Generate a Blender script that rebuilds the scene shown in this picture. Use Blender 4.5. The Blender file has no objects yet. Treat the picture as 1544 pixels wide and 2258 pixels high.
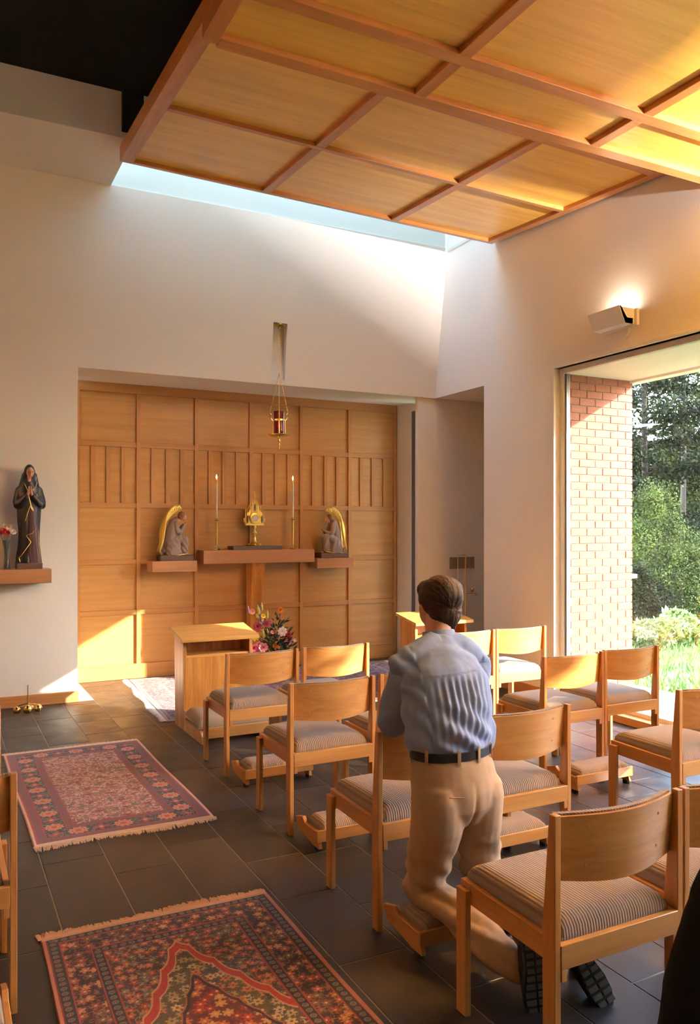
import bpy, bmesh, math, random
import numpy as np
from mathutils import Vector, Matrix, noise as mnoise
random.seed(7)
SC = bpy.context.scene
COL = SC.collection
# ------------------------------------------------------------------ camera
YAW = math.atan(912 / 1782.0)
cam_d = bpy.data.cameras.new('camera')
cam = bpy.data.objects.new('camera', cam_d); COL.objects.link(cam)
cam.location = (0, 0, 1.65)
cam.rotation_euler = (math.pi / 2, 0, -YAW)
cam_d.sensor_fit = 'VERTICAL'; cam_d.sensor_height = 36.0; cam_d.sensor_width = 24.6
cam_d.lens = 1782 / 2258 * 36.0
cam_d.shift_y = 37 / 2258
cam_d.clip_end = 300
SC.camera = cam
# ------------------------------------------------------------------ world, sun, exposure
SC.view_settings.view_transform = 'Standard'; SC.view_settings.look = 'None'
SC.view_settings.gamma = 1.0; SC.view_settings.use_curve_mapping = False
SC.view_settings.exposure = 1.95
W = bpy.data.worlds.new('sky'); SC.world = W; W.use_nodes = True
wn = W.node_tree.nodes; wl = W.node_tree.links
bg = wn['Background']
sky = wn.new('ShaderNodeTexSky'); sky.sky_type = 'NISHITA'; sky.sun_disc = False
sky.sun_elevation = math.radians(21.7); sky.sun_rotation = math.atan2(1, -.954)
sky.air_density = 1.0; sky.dust_density = 0.3; sky.ozone_density = 1.0
tint = wn.new('ShaderNodeMix'); tint.data_type = 'RGBA'; tint.blend_type = 'MULTIPLY'; tint.inputs[0].default_value = 1.0; tint.inputs[7].default_value = (1.0, .95, .92, 1)
wl.new(sky.outputs[0], tint.inputs[6]); wl.new(tint.outputs[2], bg.inputs[0]); bg.inputs[1].default_value = 1.6
sun_d = bpy.data.lights.new('sun', 'SUN'); sun = bpy.data.objects.new('sun', sun_d); COL.objects.link(sun)
sun_d.energy = 8.5; sun_d.color = (1.0, .90, .76); sun_d.angle = math.radians(.6)
sun.rotation_euler = Vector((-1, .954, -.55)).to_track_quat('-Z', 'Y').to_euler()
SC.cycles.max_bounces = 10; SC.cycles.diffuse_bounces = 6; SC.cycles.glossy_bounces = 4
SC.cycles.transmission_bounces = 6; SC.cycles.transparent_max_bounces = 12
SC.cycles.sample_clamp_indirect = 8.0
SC.cycles.caustics_reflective = False; SC.cycles.caustics_refractive = False

# ------------------------------------------------------------------ helpers
def srgb(r, g=None, b=None):
    if g is None: r, g, b = r
    f = lambda c: (c / 255 / 12.92) if c / 255 <= .04045 else ((c / 255 + .055) / 1.055) ** 2.4
    return (f(r), f(g), f(b))

def tag(o, label=None, cat=None, group=None, kind=None):
    if label: o['label'] = label
    if cat: o['category'] = cat
    if group: o['group'] = group
    if kind: o['kind'] = kind
    return o

def wloc(o):
    v = Vector((0, 0, 0))
    while o is not None:
        v += o.location; o = o.parent
    return v

def thing(name, loc=(0, 0, 0), label=None, cat=None, group=None, kind=None):
    o = bpy.data.objects.new(name, None); o.empty_display_size = .1
    o.location = loc; COL.objects.link(o)
    return tag(o, label, cat, group, kind)

class MB:
    def __init__(s): s.v = []; s.f = []
    def add(s, V, F):
        b = len(s.v); s.v += [tuple(p) for p in V]; s.f += [tuple(b + i for i in f) for f in F]; return s
    def box(s, x0, x1, y0, y1, z0, z1):
        V = [(x0, y0, z0), (x1, y0, z0), (x1, y1, z0), (x0, y1, z0), (x0, y0, z1), (x1, y0, z1), (x1, y1, z1), (x0, y1, z1)]
        return s.add(V, [(0, 3, 2, 1), (4, 5, 6, 7), (0, 1, 5, 4), (1, 2, 6, 5), (2, 3, 7, 6), (3, 0, 4, 7)])
    def hexa(s, V):   # 8 verts: bottom loop ccw 4, top loop ccw 4
        return s.add(V, [(0, 3, 2, 1), (4, 5, 6, 7), (0, 1, 5, 4), (1, 2, 6, 5), (2, 3, 7, 6), (3, 0, 4, 7)])
    def prism(s, poly, h0, h1, axis='z'):
        n = len(poly)
        def P(a, b, h): return {'z': (a, b, h), 'x': (h, a, b), 'y': (a, h, b)}[axis]
        V = [P(a, b, h0) for a, b in poly] + [P(a, b, h1) for a, b in poly]
        F = [tuple(reversed(range(n))), tuple(range(n, 2 * n))] + [(i, (i + 1) % n, n + (i + 1) % n, n + i) for i in range(n)]
        return s.add(V, F)
    def rings(s, R, cap=True, closed=True):
        n = len(R[0]); V = [p for r in R for p in r]; F = []
        for j in range(len(R) - 1):
            for i in range(n if closed else n - 1):
                a = j * n + i; b = j * n + (i + 1) % n
                F.append((a, b, b + n, a + n))
        if cap:
            F.append(tuple(reversed(range(n)))); F.append(tuple(range((len(R) - 1) * n, len(R) * n)))
        return s.add(V, F)
    def tube(s, pts, r, n=8, cap=True):
        pts = [Vector(p) for p in pts]; R = []
        up = Vector((0, 0, 1))
        t0 = (pts[1] - pts[0]).normalized()
        a = t0.cross(up)
        if a.length < .01: a = t0.cross(Vector((1, 0, 0)))
        a.normalize()
        for i, p in enumerate(pts):
            t = (pts[min(i + 1, len(pts) - 1)] - pts[max(i - 1, 0)]).normalized()
            a = (a - t * a.dot(t)).normalized(); b = t.cross(a)
            rr = r[i] if hasattr(r, '__len__') else r
            R.append([tuple(p + (a * math.cos(2 * math.pi * k / n) + b * math.sin(2 * math.pi * k / n)) * rr) for k in range(n)])
        return s.rings(R, cap)
    def lathe(s, prof, c=(0, 0, 0), n=20, sx=1, sy=1):
        R = [[(c[0] + sx * r * math.cos(2 * math.pi * k / n), c[1] + sy * r * math.sin(2 * math.pi * k / n), c[2] + z) for k in range(n)] for r, z in prof]
        return s.rings(R)
    def ball(s, c, r, n=12, m=8, M=None):
        rx, ry, rz = r if hasattr(r, '__len__') else (r, r, r); R = []
        for j in range(m + 1):
            t = math.pi * j / m; q = max(math.sin(t), .02)
            ring = []
            for k in range(n):
                v = Vector((rx * q * math.cos(2 * math.pi * k / n), ry * q * math.sin(2 * math.pi * k / n), -rz * math.cos(t)))
                if M is not None: v = M @ v
                ring.append((c[0] + v.x, c[1] + v.y, c[2] + v.z))
            R.append(ring)
        return s.rings(R)
    def chain(s, pts, rad, n=14, sub=4):
        """smooth tapered limb with round ends; rad entries r or (ra, rb)"""
        P = [Vector(p) for p in pts]; Rr = [(q, q) if not hasattr(q, '__len__') else q for q in rad]
        pp = []; rr = []
        for i in range(len(P) - 1):
            p0 = P[max(i - 1, 0)]; p1 = P[i]; p2 = P[i + 1]; p3 = P[min(i + 2, len(P) - 1)]
            for k in range(sub):
                t = k / sub
                q = .5 * ((2 * p1) + (p2 - p0) * t + (2 * p0 - 5 * p1 + 4 * p2 - p3) * t * t + (3 * p1 - p0 - 3 * p2 + p3) * t ** 3)
                pp.append(q); e = t * t * (3 - 2 * t)
                rr.append((Rr[i][0] * (1 - e) + Rr[i + 1][0] * e, Rr[i][1] * (1 - e) + Rr[i + 1][1] * e))
        pp.append(P[-1]); rr.append(Rr[-1])
        # caps
        t0 = (pp[0] - pp[1]).normalized(); t1 = (pp[-1] - pp[-2]).normalized()
        A = []; B = []
        for a in (80, 55, 28):
            c, d = math.cos(math.radians(a)), math.sin(math.radians(a))
            A.append((pp[0] + t0 * min(rr[0]) * d, (rr[0][0] * c, rr[0][1] * c)))
            B.insert(0, (pp[-1] + t1 * min(rr[-1]) * d, (rr[-1][0] * c, rr[-1][1] * c)))
        seq = A + list(zip(pp, rr)) + B
        ax = Vector((1, 0, 0)); R = []
        for i, (p, (ra, rb)) in enumerate(seq):
            t = (seq[min(i + 1, len(seq) - 1)][0] - seq[max(i - 1, 0)][0]).normalized()
            u = ax - t * ax.dot(t)
            if u.length < .2: u = Vector((0, 1, 0)) - t * t.y
            u.normalize(); w = t.cross(u)
            R.append([tuple(p + u * ra * math.cos(2 * math.pi * k / n) + w * rb * math.sin(2 * math.pi * k / n)) for k in range(n)])
        return s.rings(R)
    def mesh(s, name, mat, off=(0, 0, 0), smooth=None):
        me = bpy.data.meshes.new(name)
        me.from_pydata([(x - off[0], y - off[1], z - off[2]) for x, y, z in s.v], [], s.f)
        if mat: me.materials.append(mat)
        bm = bmesh.new(); bm.from_mesh(me); bmesh.ops.recalc_face_normals(bm, faces=bm.faces); bm.to_mesh(me); bm.free()
        if smooth is not None:
            me.shade_smooth(); me.set_sharp_from_angle(angle=math.radians(smooth))
        return me
    def build(s, name, mat, parent=None, bev=0, smooth=None, loc=None, sub=0, seg=2):
        if parent is not None: L = wloc(parent)
        else: L = Vector(loc) if loc else Vector((0, 0, 0))
        me = s.mesh(name, mat, L, smooth if smooth is not None else (35 if bev else None))
        o = bpy.data.objects.new(name, me); COL.objects.link(o)
        if parent is not None: o.parent = parent
        else: o.location = L
        if bev:
            b = o.modifiers.new('b', 'BEVEL'); b.width = bev; b.segments = seg; b.limit_method = 'ANGLE'
        if sub:
            b = o.modifiers.new('s', 'SUBSURF'); b.levels = sub; b.render_levels = sub
        return o

def place(name, me, parent, loc, rot=None):
    o = bpy.data.objects.new(name, me); COL.objects.link(o); o.parent = parent; o.location = loc
    if rot: o.rotation_euler = rot
    return o

def copy_tree(o, parent=None):
    c = o.copy(); COL.objects.link(c); c.parent = parent
    for ch in list(o.children): copy_tree(ch, c)
    return c

def remeshed(mb, voxel, smooth=2, disp=None, extra=None):
    """union of overlapping shapes as one continuous surface"""
    me = bpy.data.meshes.new('tmp'); me.from_pydata(mb.v, [], mb.f)
    bm = bmesh.new(); bm.from_mesh(me); bmesh.ops.recalc_face_normals(bm, faces=bm.faces); bm.to_mesh(me); bm.free()
    ob = bpy.data.objects.new('tmp', me); COL.objects.link(ob)
    m = ob.modifiers.new('r', 'REMESH'); m.mode = 'VOXEL'; m.voxel_size = voxel
    if smooth:
        sm = ob.modifiers.new('s', 'SMOOTH'); sm.factor = .5; sm.iterations = smooth
    dg = bpy.context.evaluated_depsgraph_get(); dg.update()
    out = bpy.data.meshes.new_from_object(ob.evaluated_get(dg))
    bpy.data.objects.remove(ob); bpy.data.meshes.remove(me)
    if disp:
        n = len(out.vertices); co = np.empty(n * 3, np.float32); out.vertices.foreach_get('co', co); co = co.reshape(-1, 3).astype(float)
        no = np.empty(n * 3, np.float32); out.vertices.foreach_get('normal', no); no = no.reshape(-1, 3).astype(float)
        co = disp(co, no); out.vertices.foreach_set('co', co.astype(np.float32).ravel()); out.update()
    out.shade_smooth()
    return out

def put(name, me, mat, parent, wl_=None):
    """link a world-space mesh under parent"""
    L = wloc(parent) if parent is not None else Vector(wl_ or (0, 0, 0))
    me.transform(Matrix.Translation(-L)); me.materials.clear(); me.materials.append(mat); me.name = name
    o = bpy.data.objects.new(name, me); COL.objects.link(o)
    if parent is not None: o.parent = parent
    else: o.location = L
    return o

# numpy noise
def _h(ix, iy, iz, s):
    n = (ix * 374761393 + iy * 668265263 + iz * 2147483647 + s * 1274126177) & 0xffffffff
    n = ((n ^ (n >> 13)) * 1274126177) & 0xffffffff
    return ((n ^ (n >> 16)) & 0xffff) / 65535.0
def vnoise(x, y, z=0, s=0):
    x = np.asarray(x, float); y = np.asarray(y, float) + 0 * x; z = np.asarray(z, float) + 0 * x
    ix = np.floor(x).astype(np.int64); iy = np.floor(y).astype(np.int64); iz = np.floor(z).astype(np.int64)
    fx, fy, fz = x - ix, y - iy, z - iz
    fx, fy, fz = [f * f * (3 - 2 * f) for f in (fx, fy, fz)]
    r = 0
    for a in (0, 1):
        for b in (0, 1):
            for c in (0, 1):
                r = r + _h(ix + a, iy + b, iz + c, s) * (fx if a else 1 - fx) * (fy if b else 1 - fy) * (fz if c else 1 - fz)
    return r
def fbm(x, y, z=0, s=0, o=3):
    r = 0; a = 1; t = 0
    for i in range(o):
        r = r + a * vnoise(np.asarray(x) * 2 ** i, np.asarray(y) * 2 ** i, np.asarray(z) * 2 ** i, s + i); t += a; a *= .5
    return r / t
def cells(u, v, sc, s=0, jit=.7):
    """nearest jittered point: distance, random id, angle"""
    x = u / sc; y = v / sc; ix = np.floor(x).astype(np.int64); iy = np.floor(y).astype(np.int64)
    bd = np.full(x.shape, 9.0); bi = np.zeros(x.shape); ba = np.zeros(x.shape); z = np.zeros_like(ix)
    for a in (-1, 0, 1):
        for b in (-1, 0, 1):
            cx = ix + a + .5 + jit * (_h(ix + a, iy + b, z, s) - .5); cy = iy + b + .5 + jit * (_h(ix + a, iy + b, z, s + 9) - .5)
            d = np.hypot(x - cx, y - cy); m = d < bd
            bd = np.where(m, d, bd); bi = np.where(m, _h(ix + a, iy + b, z, s + 5), bi); ba = np.where(m, np.arctan2(y - cy, x - cx), ba)
    return bd, bi, ba

# ------------------------------------------------------------------ materials
MATS = {}
def base(name, col, rough=.5, metal=0, spec=.5, **k):
    m = bpy.data.materials.new(name); m.use_nodes = True; b = m.node_tree.nodes['Principled BSDF']
    b.inputs['Base Color'].default_value = (*col, 1); b.inputs['Roughness'].default_value = rough
    b.inputs['Metallic'].default_value = metal; b.inputs['Specular IOR Level'].default_value = spec
    for a, v in k.items(): b.inputs[a.replace('_', ' ')].default_value = v
    MATS[name] = m; return m
def N(m, t, **k):
    n = m.node_tree.nodes.new(t)
    for a, v in k.items(): setattr(n, a, v)
    return n
def L(m, a, b): m.node_tree.links.new(a, b)
def B(m): return m.node_tree.nodes['Principled BSDF']
def ramp(m, fac, stops):
    r = N(m, 'ShaderNodeValToRGB'); e = r.color_ramp.elements
    while len(e) < len(stops): e.new(.5)
    for q, (p, c) in zip(e, stops): q.position = p; q.color = (*c, 1)
    L(m, fac, r.inputs[0]); return r.outputs[0]
def coords(m, scale, rnd=True, kind='Object'):
    tc = N(m, 'ShaderNodeTexCoord'); mp = N(m, 'ShaderNodeMapping'); mp.inputs['Scale'].default_value = scale
    L(m, tc.outputs[kind], mp.inputs[0])
    if rnd:
        oi = N(m, 'ShaderNodeObjectInfo'); mu = N(m, 'ShaderNodeMath', operation='MULTIPLY'); mu.inputs[1].default_value = 37.0
        L(m, oi.outputs['Random'], mu.inputs[0]); cb = N(m, 'ShaderNodeCombineXYZ')
        for i in range(3): L(m, mu.outputs[0], cb.inputs[i])
        L(m, cb.outputs[0], mp.inputs['Location'])
    return mp.outputs[0]
def bump(m, h, s=.2, d=.002):
    b = N(m, 'ShaderNodeBump'); b.inputs['Strength'].default_value = s; b.inputs['Distance'].default_value = d
    L(m, h, b.inputs['Height']); L(m, b.outputs[0], B(m).inputs['Normal'])
def noise(m, vec, sc, det=4, rough=.6, dist=0):
    n = N(m, 'ShaderNodeTexNoise'); n.inputs['Scale'].default_value = sc; n.inputs['Detail'].default_value = det
    n.inputs['Roughness'].default_value = rough; n.inputs['Distortion'].default_value = dist
    L(m, vec, n.inputs['Vector']); return n.outputs[0]
def wood(name, c0, c1, axis='x', rough=.38, fine=1.0, cathedral=.5, coat=0.15):
    m = base(name, c0, rough); i = 'xyz'.index(axis); st = [9 * fine] * 3; st[i] = .55 * fine
    v = coords(m, st); a = noise(m, v, 1.3, 5, .62, cathedral * 1.6)
    st2 = [70 * fine] * 3; st2[i] = 2.5; f = noise(m, coords(m, st2), 1.0, 3, .6)
    mx = N(m, 'ShaderNodeMath', operation='MULTIPLY_ADD'); mx.inputs[1].default_value = .35; L(m, f, mx.inputs[0]); L(m, a, mx.inputs[2])
    mid = tuple((p + q) / 2 for p, q in zip(c0, c1))
    c = ramp(m, mx.outputs[0], [(.42, c1), (.62, mid), (.8, c0)])
    L(m, c, B(m).inputs['Base Color']); bump(m, f, .08, .001)
    B(m).inputs['Coat Weight'].default_value = coat; B(m).inputs['Coat Roughness'].default_value = .25
    return m

oak = wood('oak_chair_x', srgb(206, 150, 84), srgb(178, 118, 58), 'x')
oak_z = wood('oak_chair_z', srgb(204, 146, 80), srgb(172, 110, 54), 'z')
oak_y = wood('oak_chair_y', srgb(200, 142, 78), srgb(172, 110, 54), 'y')
desk_x = wood('desk_wood_x', srgb(214, 158, 84), srgb(184, 122, 56), 'x')
desk_z = wood('desk_wood_z', srgb(208, 146, 70), srgb(160, 96, 40), 'z', cathedral=1.2, fine=.7)
pan_x = wood('panel_veneer', srgb(204, 152, 86), srgb(188, 134, 70), 'x', rough=.45, fine=1.3, cathedral=.15)
rail_x = wood('rail_wood', srgb(196, 140, 80), srgb(178, 122, 66), 'x', rough=.45)
stile_z = wood('stile_wood', srgb(198, 142, 80), srgb(180, 122, 64), 'z', rough=.45)
ceil_x = wood('ceiling_veneer', srgb(238, 186, 84), srgb(216, 158, 62), 'x', rough=.33, fine=1.0, cathedral=.2, coat=.3)
crib_x = wood('ceiling_rib_x', srgb(204, 140, 78), srgb(176, 112, 58), 'x', rough=.33, coat=.3)
crib_y = wood('ceiling_rib_y', srgb(196, 130, 70), srgb(168, 104, 54), 'y', rough=.33, coat=.3)
shelf_w = wood('shelf_wood', srgb(186, 130, 86), srgb(166, 110, 70), 'x', rough=.45, cathedral=.3)
base_w = wood('baseboard_wood', srgb(196, 138, 80), srgb(170, 112, 60), 'x', rough=.45)

paint = base('wall_paint', srgb(228, 220, 208), .85, spec=.2)
bump(paint, noise(paint, coords(paint, (1, 1, 1), False), 180, 2), .06, .001)
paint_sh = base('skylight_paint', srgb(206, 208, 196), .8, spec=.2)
white = base('white_trim', srgb(226, 222, 214), .55)
soffit_m = base('soffit_white', srgb(222, 214, 196), .7)
black = base('black_paint', (.006, .006, .006), .9, spec=.1)
slate = base('slate', srgb(96, 88, 80), .42)
v = coords(slate, (1, 1, 1)); a = noise(slate, v, 5, 5, .6, .4)
oi = N(slate, 'ShaderNodeObjectInfo'); mr = N(slate, 'ShaderNodeMapRange'); mr.inputs['To Min'].default_value = -.13; mr.inputs['To Max'].default_value = .13
L(slate, oi.outputs['Random'], mr.inputs[0]); ad = N(slate, 'ShaderNodeMath', operation='ADD'); L(slate, a, ad.inputs[0]); L(slate, mr.outputs[0], ad.inputs[1])
L(slate, ramp(slate, ad.outputs[0], [(.3, srgb(36, 30, 28)), (.5, srgb(46, 39, 35)), (.72, srgb(63, 52, 45))]), B(slate).inputs['Base Color'])
L(slate, ramp(slate, a, [(.3, (.32,) * 3), (.7, (.5,) * 3)]), B(slate).inputs['Roughness']); bump(slate, noise(slate, v, 30, 6, .7), .25, .003)
grout = base('grout', srgb(150, 138, 126), .9)
glass = bpy.data.materials.new('window_glass'); glass.use_nodes = True
g = glass.node_tree; g.nodes.clear(); out = g.nodes.new('ShaderNodeOutputMaterial'); mx = g.nodes.new('ShaderNodeMixShader')
lw = g.nodes.new('ShaderNodeLayerWeight'); pw = g.nodes.new('ShaderNodeMath'); pw.operation = 'POWER'; pw.inputs[1].default_value = 5.0; fr = g.nodes.new('ShaderNodeMath'); fr.operation = 'MULTIPLY_ADD'; fr.inputs[1].default_value = .94; fr.inputs[2].default_value = .045; g.links.new(lw.outputs['Facing'], pw.inputs[0]); g.links.new(pw.outputs[0], fr.inputs[0]); tr = g.nodes.new('ShaderNodeBsdfTransparent'); gl = g.nodes.new('ShaderNodeBsdfGlossy')
gl.inputs['Roughness'].default_value = 0.0; tr.inputs[0].default_value = (.96, .97, .96, 1)
g.links.new(fr.outputs[0], mx.inputs[0]); g.links.new(tr.outputs[0], mx.inputs[1]); g.links.new(gl.outputs[0], mx.inputs[2]); g.links.new(mx.outputs[0], out.inputs[0])
brass = base('brass', (.80, .55, .18), .22, 1)
gold = base('gold_leaf', (.86, .58, .14), .28, 1)
bump(gold, noise(gold, coords(gold, (1, 1, 1), False), 90, 3), .3, .002)
steel = base('grey_metal', srgb(120, 118, 124), .35, .6)
dark_metal = base('dark_metal', srgb(36, 34, 36), .5, .3)
brick_m = base('brick', srgb(150, 88, 66), .85)
a = noise(brick_m, coords(brick_m, (1, 1, 1)), 25, 4); L(brick_m, ramp(brick_m, a, [(.3, srgb(146, 82, 60)), (.7, srgb(170, 106, 82))]), B(brick_m).inputs['Base Color']); bump(brick_m, a, .4, .004)
mortar = base('mortar', srgb(150, 118, 96), .95)
def striped(name, axis='x', period=.0108, c0=srgb(150, 132, 118), c1=srgb(134, 116, 103)):
    m = base(name, c0, .9, spec=.15); tc = N(m, 'ShaderNodeTexCoord'); sp = N(m, 'ShaderNodeSeparateXYZ'); L(m, tc.outputs['Object'], sp.inputs[0])
    mu = N(m, 'ShaderNodeMath', operation='MULTIPLY'); mu.inputs[1].default_value = 2 * math.pi / period; L(m, sp.outputs['XYZ'.index(axis.upper())], mu.inputs[0])
    si = N(m, 'ShaderNodeMath', operation='SINE'); L(m, mu.outputs[0], si.inputs[0])
    nz = noise(m, tc.outputs['Object'], 400, 2); ad = N(m, 'ShaderNodeMath', operation='MULTIPLY_ADD'); ad.inputs[1].default_value = .5
    L(m, nz, ad.inputs[0]); L(m, si.outputs[0], ad.inputs[2])
    L(m, ramp(m, ad.outputs[0], [(.0, c1), (.55, c0)]), B(m).inputs['Base Color']); bump(m, si.outputs[0], .5, .0015)
    B(m).inputs['Sheen Weight'].default_value = .1
    return m
fab = striped('seat_fabric'); fab_plain = base('kneeler_fabric', srgb(150, 130, 112), .9, spec=.15)
skin = base('skin', srgb(196, 138, 108), .55); B(skin).inputs['Subsurface Weight'].default_value = .08
hair_m = base('brown_hair', srgb(66, 44, 32), .7, spec=.2)
v = coords(hair_m, (60, 60, 6), False); a = noise(hair_m, v, 1, 5, .6, .4)
L(hair_m, ramp(hair_m, a, [(.3, srgb(34, 22, 17)), (.55, srgb(54, 36, 27)), (.8, srgb(80, 56, 42))]), B(hair_m).inputs['Base Color']); bump(hair_m, a, .8, .004)
shirt_m = base('blue_shirt', srgb(142, 152, 182), .9, spec=.15); a = noise(shirt_m, coords(shirt_m, (1, 1, 1), False), 500, 2)
L(shirt_m, ramp(shirt_m, a, [(.3, srgb(128, 144, 184)), (.7, srgb(138, 154, 192))]), B(shirt_m).inputs['Base Color']); bump(shirt_m, a, .15, .001)
khaki = base('khaki_cloth', srgb(176, 148, 122), .9, spec=.12); a = noise(khaki, coords(khaki, (1, 1, 1), False), 400, 2); bump(khaki, a, .15, .001)
belt_m = base('dark_leather', srgb(28, 24, 30), .4)
rubber = base('black_rubber', srgb(34, 34, 32), .6); shoe_m = base('black_shoe', srgb(22, 20, 20), .45)
sole_m = base('grey_sole', srgb(92, 96, 88), .7)
black_cloth = base('black_cloth', (.008, .007, .008), .95, spec=.1)

# ------------------------------------------------------------------ ROOM
X0 = 5.25; YF = 8.06; YP = 9.03; ZS = 3.19; ZC = 4.88; YC = 7.78; SKZ = 6.2
def struct(name, mb, m, **k):
    o = mb.build(name, m, None, **k); o['kind'] = 'structure'; return o
# floor with slates
floor = struct('floor', MB().box(-4.4, 6.6, -4.2, 9.2, -.12, -.0022), grout)
rnd = random.Random(3); tiles = 0; x = -.135; ci = 0; rest = MB(); WT = .298
me_cache = {}
def tile_mesh(w, l):
    k = (round(w, 3), round(l, 3))
    if k not in me_cache:
        g_ = .0024; mb = MB().box(g_, w - g_, g_, l - g_, -.012, -.0012)
        mb.add([(g_ + .002, g_ + .002, 0), (w - g_ - .002, g_ + .002, 0), (w - g_ - .002, l - g_ - .002, 0), (g_ + .002, l - g_ - .002, 0)], [(0, 1, 2, 3)])
        mb.f = [f for i, f in enumerate(mb.f) if i != 1] + [(4, 5, 9, 8), (5, 6, 10, 9), (6, 7, 11, 10), (7, 4, 8, 11)]
        me_cache[k] = mb.mesh('tile', slate)
    return me_cache[k]
while x < 5.2:
    w = min(WT, 5.25 - x); y = 1.35 + rnd.random() * .4; rest.box(x + .003, x + w - .003, -4, y - .003, -.012, 0)
    while y < 8.95:
        l = rnd.choice((.45, .6, .75, .9) if y < 6.9 else (.3, .45, .6)); ym = YF + .97 if x > 1.2 else YF
        if y > ym - .05: break
        l = min(l, ym - y); place('tile', tile_mesh(w, l), floor, (x, y, 0)); tiles += 1; y += l
    x += w
x = -4.4
while x < -.15:
    y = -4
    while y < 8: rest.box(x + .003, min(x + .298, -.135) - .003, y + .003, y + .594, -.012, 0); y += .6
    x += .3
x = 5.25
for y in np.arange(7.1, 8.0, .45): rest.box(5.253, 6.4, y, y + .444, -.012, 0)
rest.build('tile', slate, floor)['kind'] = 'stuff'
# altar wall: left pier, right pier, header leaning forward, shelf above
mb = MB(); mb.box(-4.4, 1.2, YF, 9.3, -.1, 2.6); mb.box(-4.4, 1.2, 8.5, 9.3, 2.6, ZS); mb.box(1.2, 5.40, YP + .06, 9.3, -.1, 3.4)
mb.box(5.02, 5.36, YF, 8.12, -.1, 3.4)                     # thin pier in front of the slot window
mb.box(5.36, 6.6, YF, 8.2, -.1, 3.4)                       # far side of the side passage
mb.hexa([(1.2, YF, 3.19), (5.02, YF, 3.19), (5.02, YP + .07, 3.245), (1.2, YP + .07, 3.245), (1.2, YF, 3.4), (5.02, YF, 3.4), (5.02, 9.3, 3.4), (1.2, 9.3, 3.4)])
mb.hexa([(5.02, 8.12, 3.19), (5.36, 8.12, 3.19), (5.36, YP + .07, 3.245), (5.02, YP + .07, 3.245), (5.02, 8.12, 3.4), (5.36, 8.12, 3.4), (5.36, 9.3, 3.4), (5.02, 9.3, 3.4)])
# leaning header split round the lamp slot
SX0, SX1, SZ0, SZ1 = 3.165, 3.325, 3.24, 3.83
BL = .5; SLP = (YC - YF) / (ZC - ZS)
def yl(z):
    if z < ZS - BL: return YF
    if z > ZS + BL: return YF + SLP * (z - ZS)
    return YF + SLP * (z - ZS + BL) ** 2 / (4 * BL)
def lean(x0, x1, z0, z1):
    zs = [z0] + [q for q in [ZS - BL + .1 * i for i in range(1, 11)] if z0 < q < z1] + [z1]
    for a_, b_ in zip(zs[:-1], zs[1:]): mb.hexa([(x0, yl(a_), a_), (x1, yl(a_), a_), (x1, 8.5, a_), (x0, 8.5, a_), (x0, yl(b_), b_), (x1, yl(b_), b_), (x1, 8.5, b_), (x0, 8.5, b_)])
lean(-4.4, 1.2, 2.6, ZC); lean(1.2, SX0, ZS, ZC); lean(SX1, X0 + .02, ZS, ZC); lean(SX0, SX1, ZS, SZ0); lean(SX0, SX1, SZ1, ZC)
mb.box(SX0 - .01, SX1 + .01, YF + .012, 8.45, SZ0 - .01, SZ1 + .01)
mb.box(-4.4, 1.46, 6.8, 8.5, ZC, 5.26)              # bulkhead left of the skylight
wall_front = struct('wall_front', mb, paint)
mb = MB(); mb.box(1.46, X0 + .02, YC + .015, 8.5, ZC, SKZ + .3); mb.box(1.40, 1.46, 6.86, YC + .1, 5.27, SKZ + .3); mb.box(1.52, X0 + .02, 6.78, 6.86, 5.0, SKZ + .3)
struct('wall_skylight', mb, paint_sh)
# right wall
WY0, WY1, WZ0, WZ1 = 3.72, 5.97, .055, 3.175; PY0 = 7.09
W2 = (-.9, 2.9)
mb = MB()
mb.box(X0, 5.42, PY0 - .0, 8.06, ZS + .001, SKZ + .3)             # over passage
mb.box(X0, 5.42, WY1, PY0, -.1, SKZ + .3)                  # between passage and window
mb.box(X0, 5.42, WY0, WY1, WZ1, SKZ + .3); mb.box(X0, 5.42, WY0, WY1, -.1, WZ0)
mb.box(X0, 5.42, W2[1], WY0, -.1, SKZ + .3)
mb.box(X0, 5.42, W2[0], W2[1], WZ1, SKZ + .3); mb.box(X0, 5.42, W2[0], W2[1], -.1, WZ0)
mb.box(X0, 5.42, -4.2, W2[0], -.1, SKZ + .3)
mb.box(5.42, 6.7, PY0 - .15, PY0, -.1, 3.4); mb.box(6.5, 6.6, PY0, 8.06, -.1, 3.4); mb.box(5.42, 6.6, PY0 - .0, 8.06, ZS + .001, 3.4)
wall_right = struct('wall_right', mb, paint)
struct('trim_1', MB().box(X0 - .012, X0, 6.6, YC, 4.84, 4.87), paint_sh)
mb = MB(); mb.box(-4.5, -4.4, -4.2, 9.3, -.1, 5.3); struct('wall_left', mb, stile_z)
struct('wall_back', MB().box(-4.5, 5.42, -4.3, -4.2, -.1, 5.3), paint)
# black upper ceiling
struct('ceiling', MB().box(-4.5, 1.46, -4.3, 6.8, 5.26, 5.4).box(1.46, 5.42, -4.3, 6.80, 5.26, 5.4), black)
struct('dark_baffle', MB().box(1.36, 1.53, 6.74, 6.862, 4.93, 5.4), black)  # added black baffle, stands for shade and hides the lit shaft
struct('trim_2', MB().box(-4.4, X0, 6.9, 7.9, SKZ + .28, SKZ + .30), glass)   # skylight pane
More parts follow.
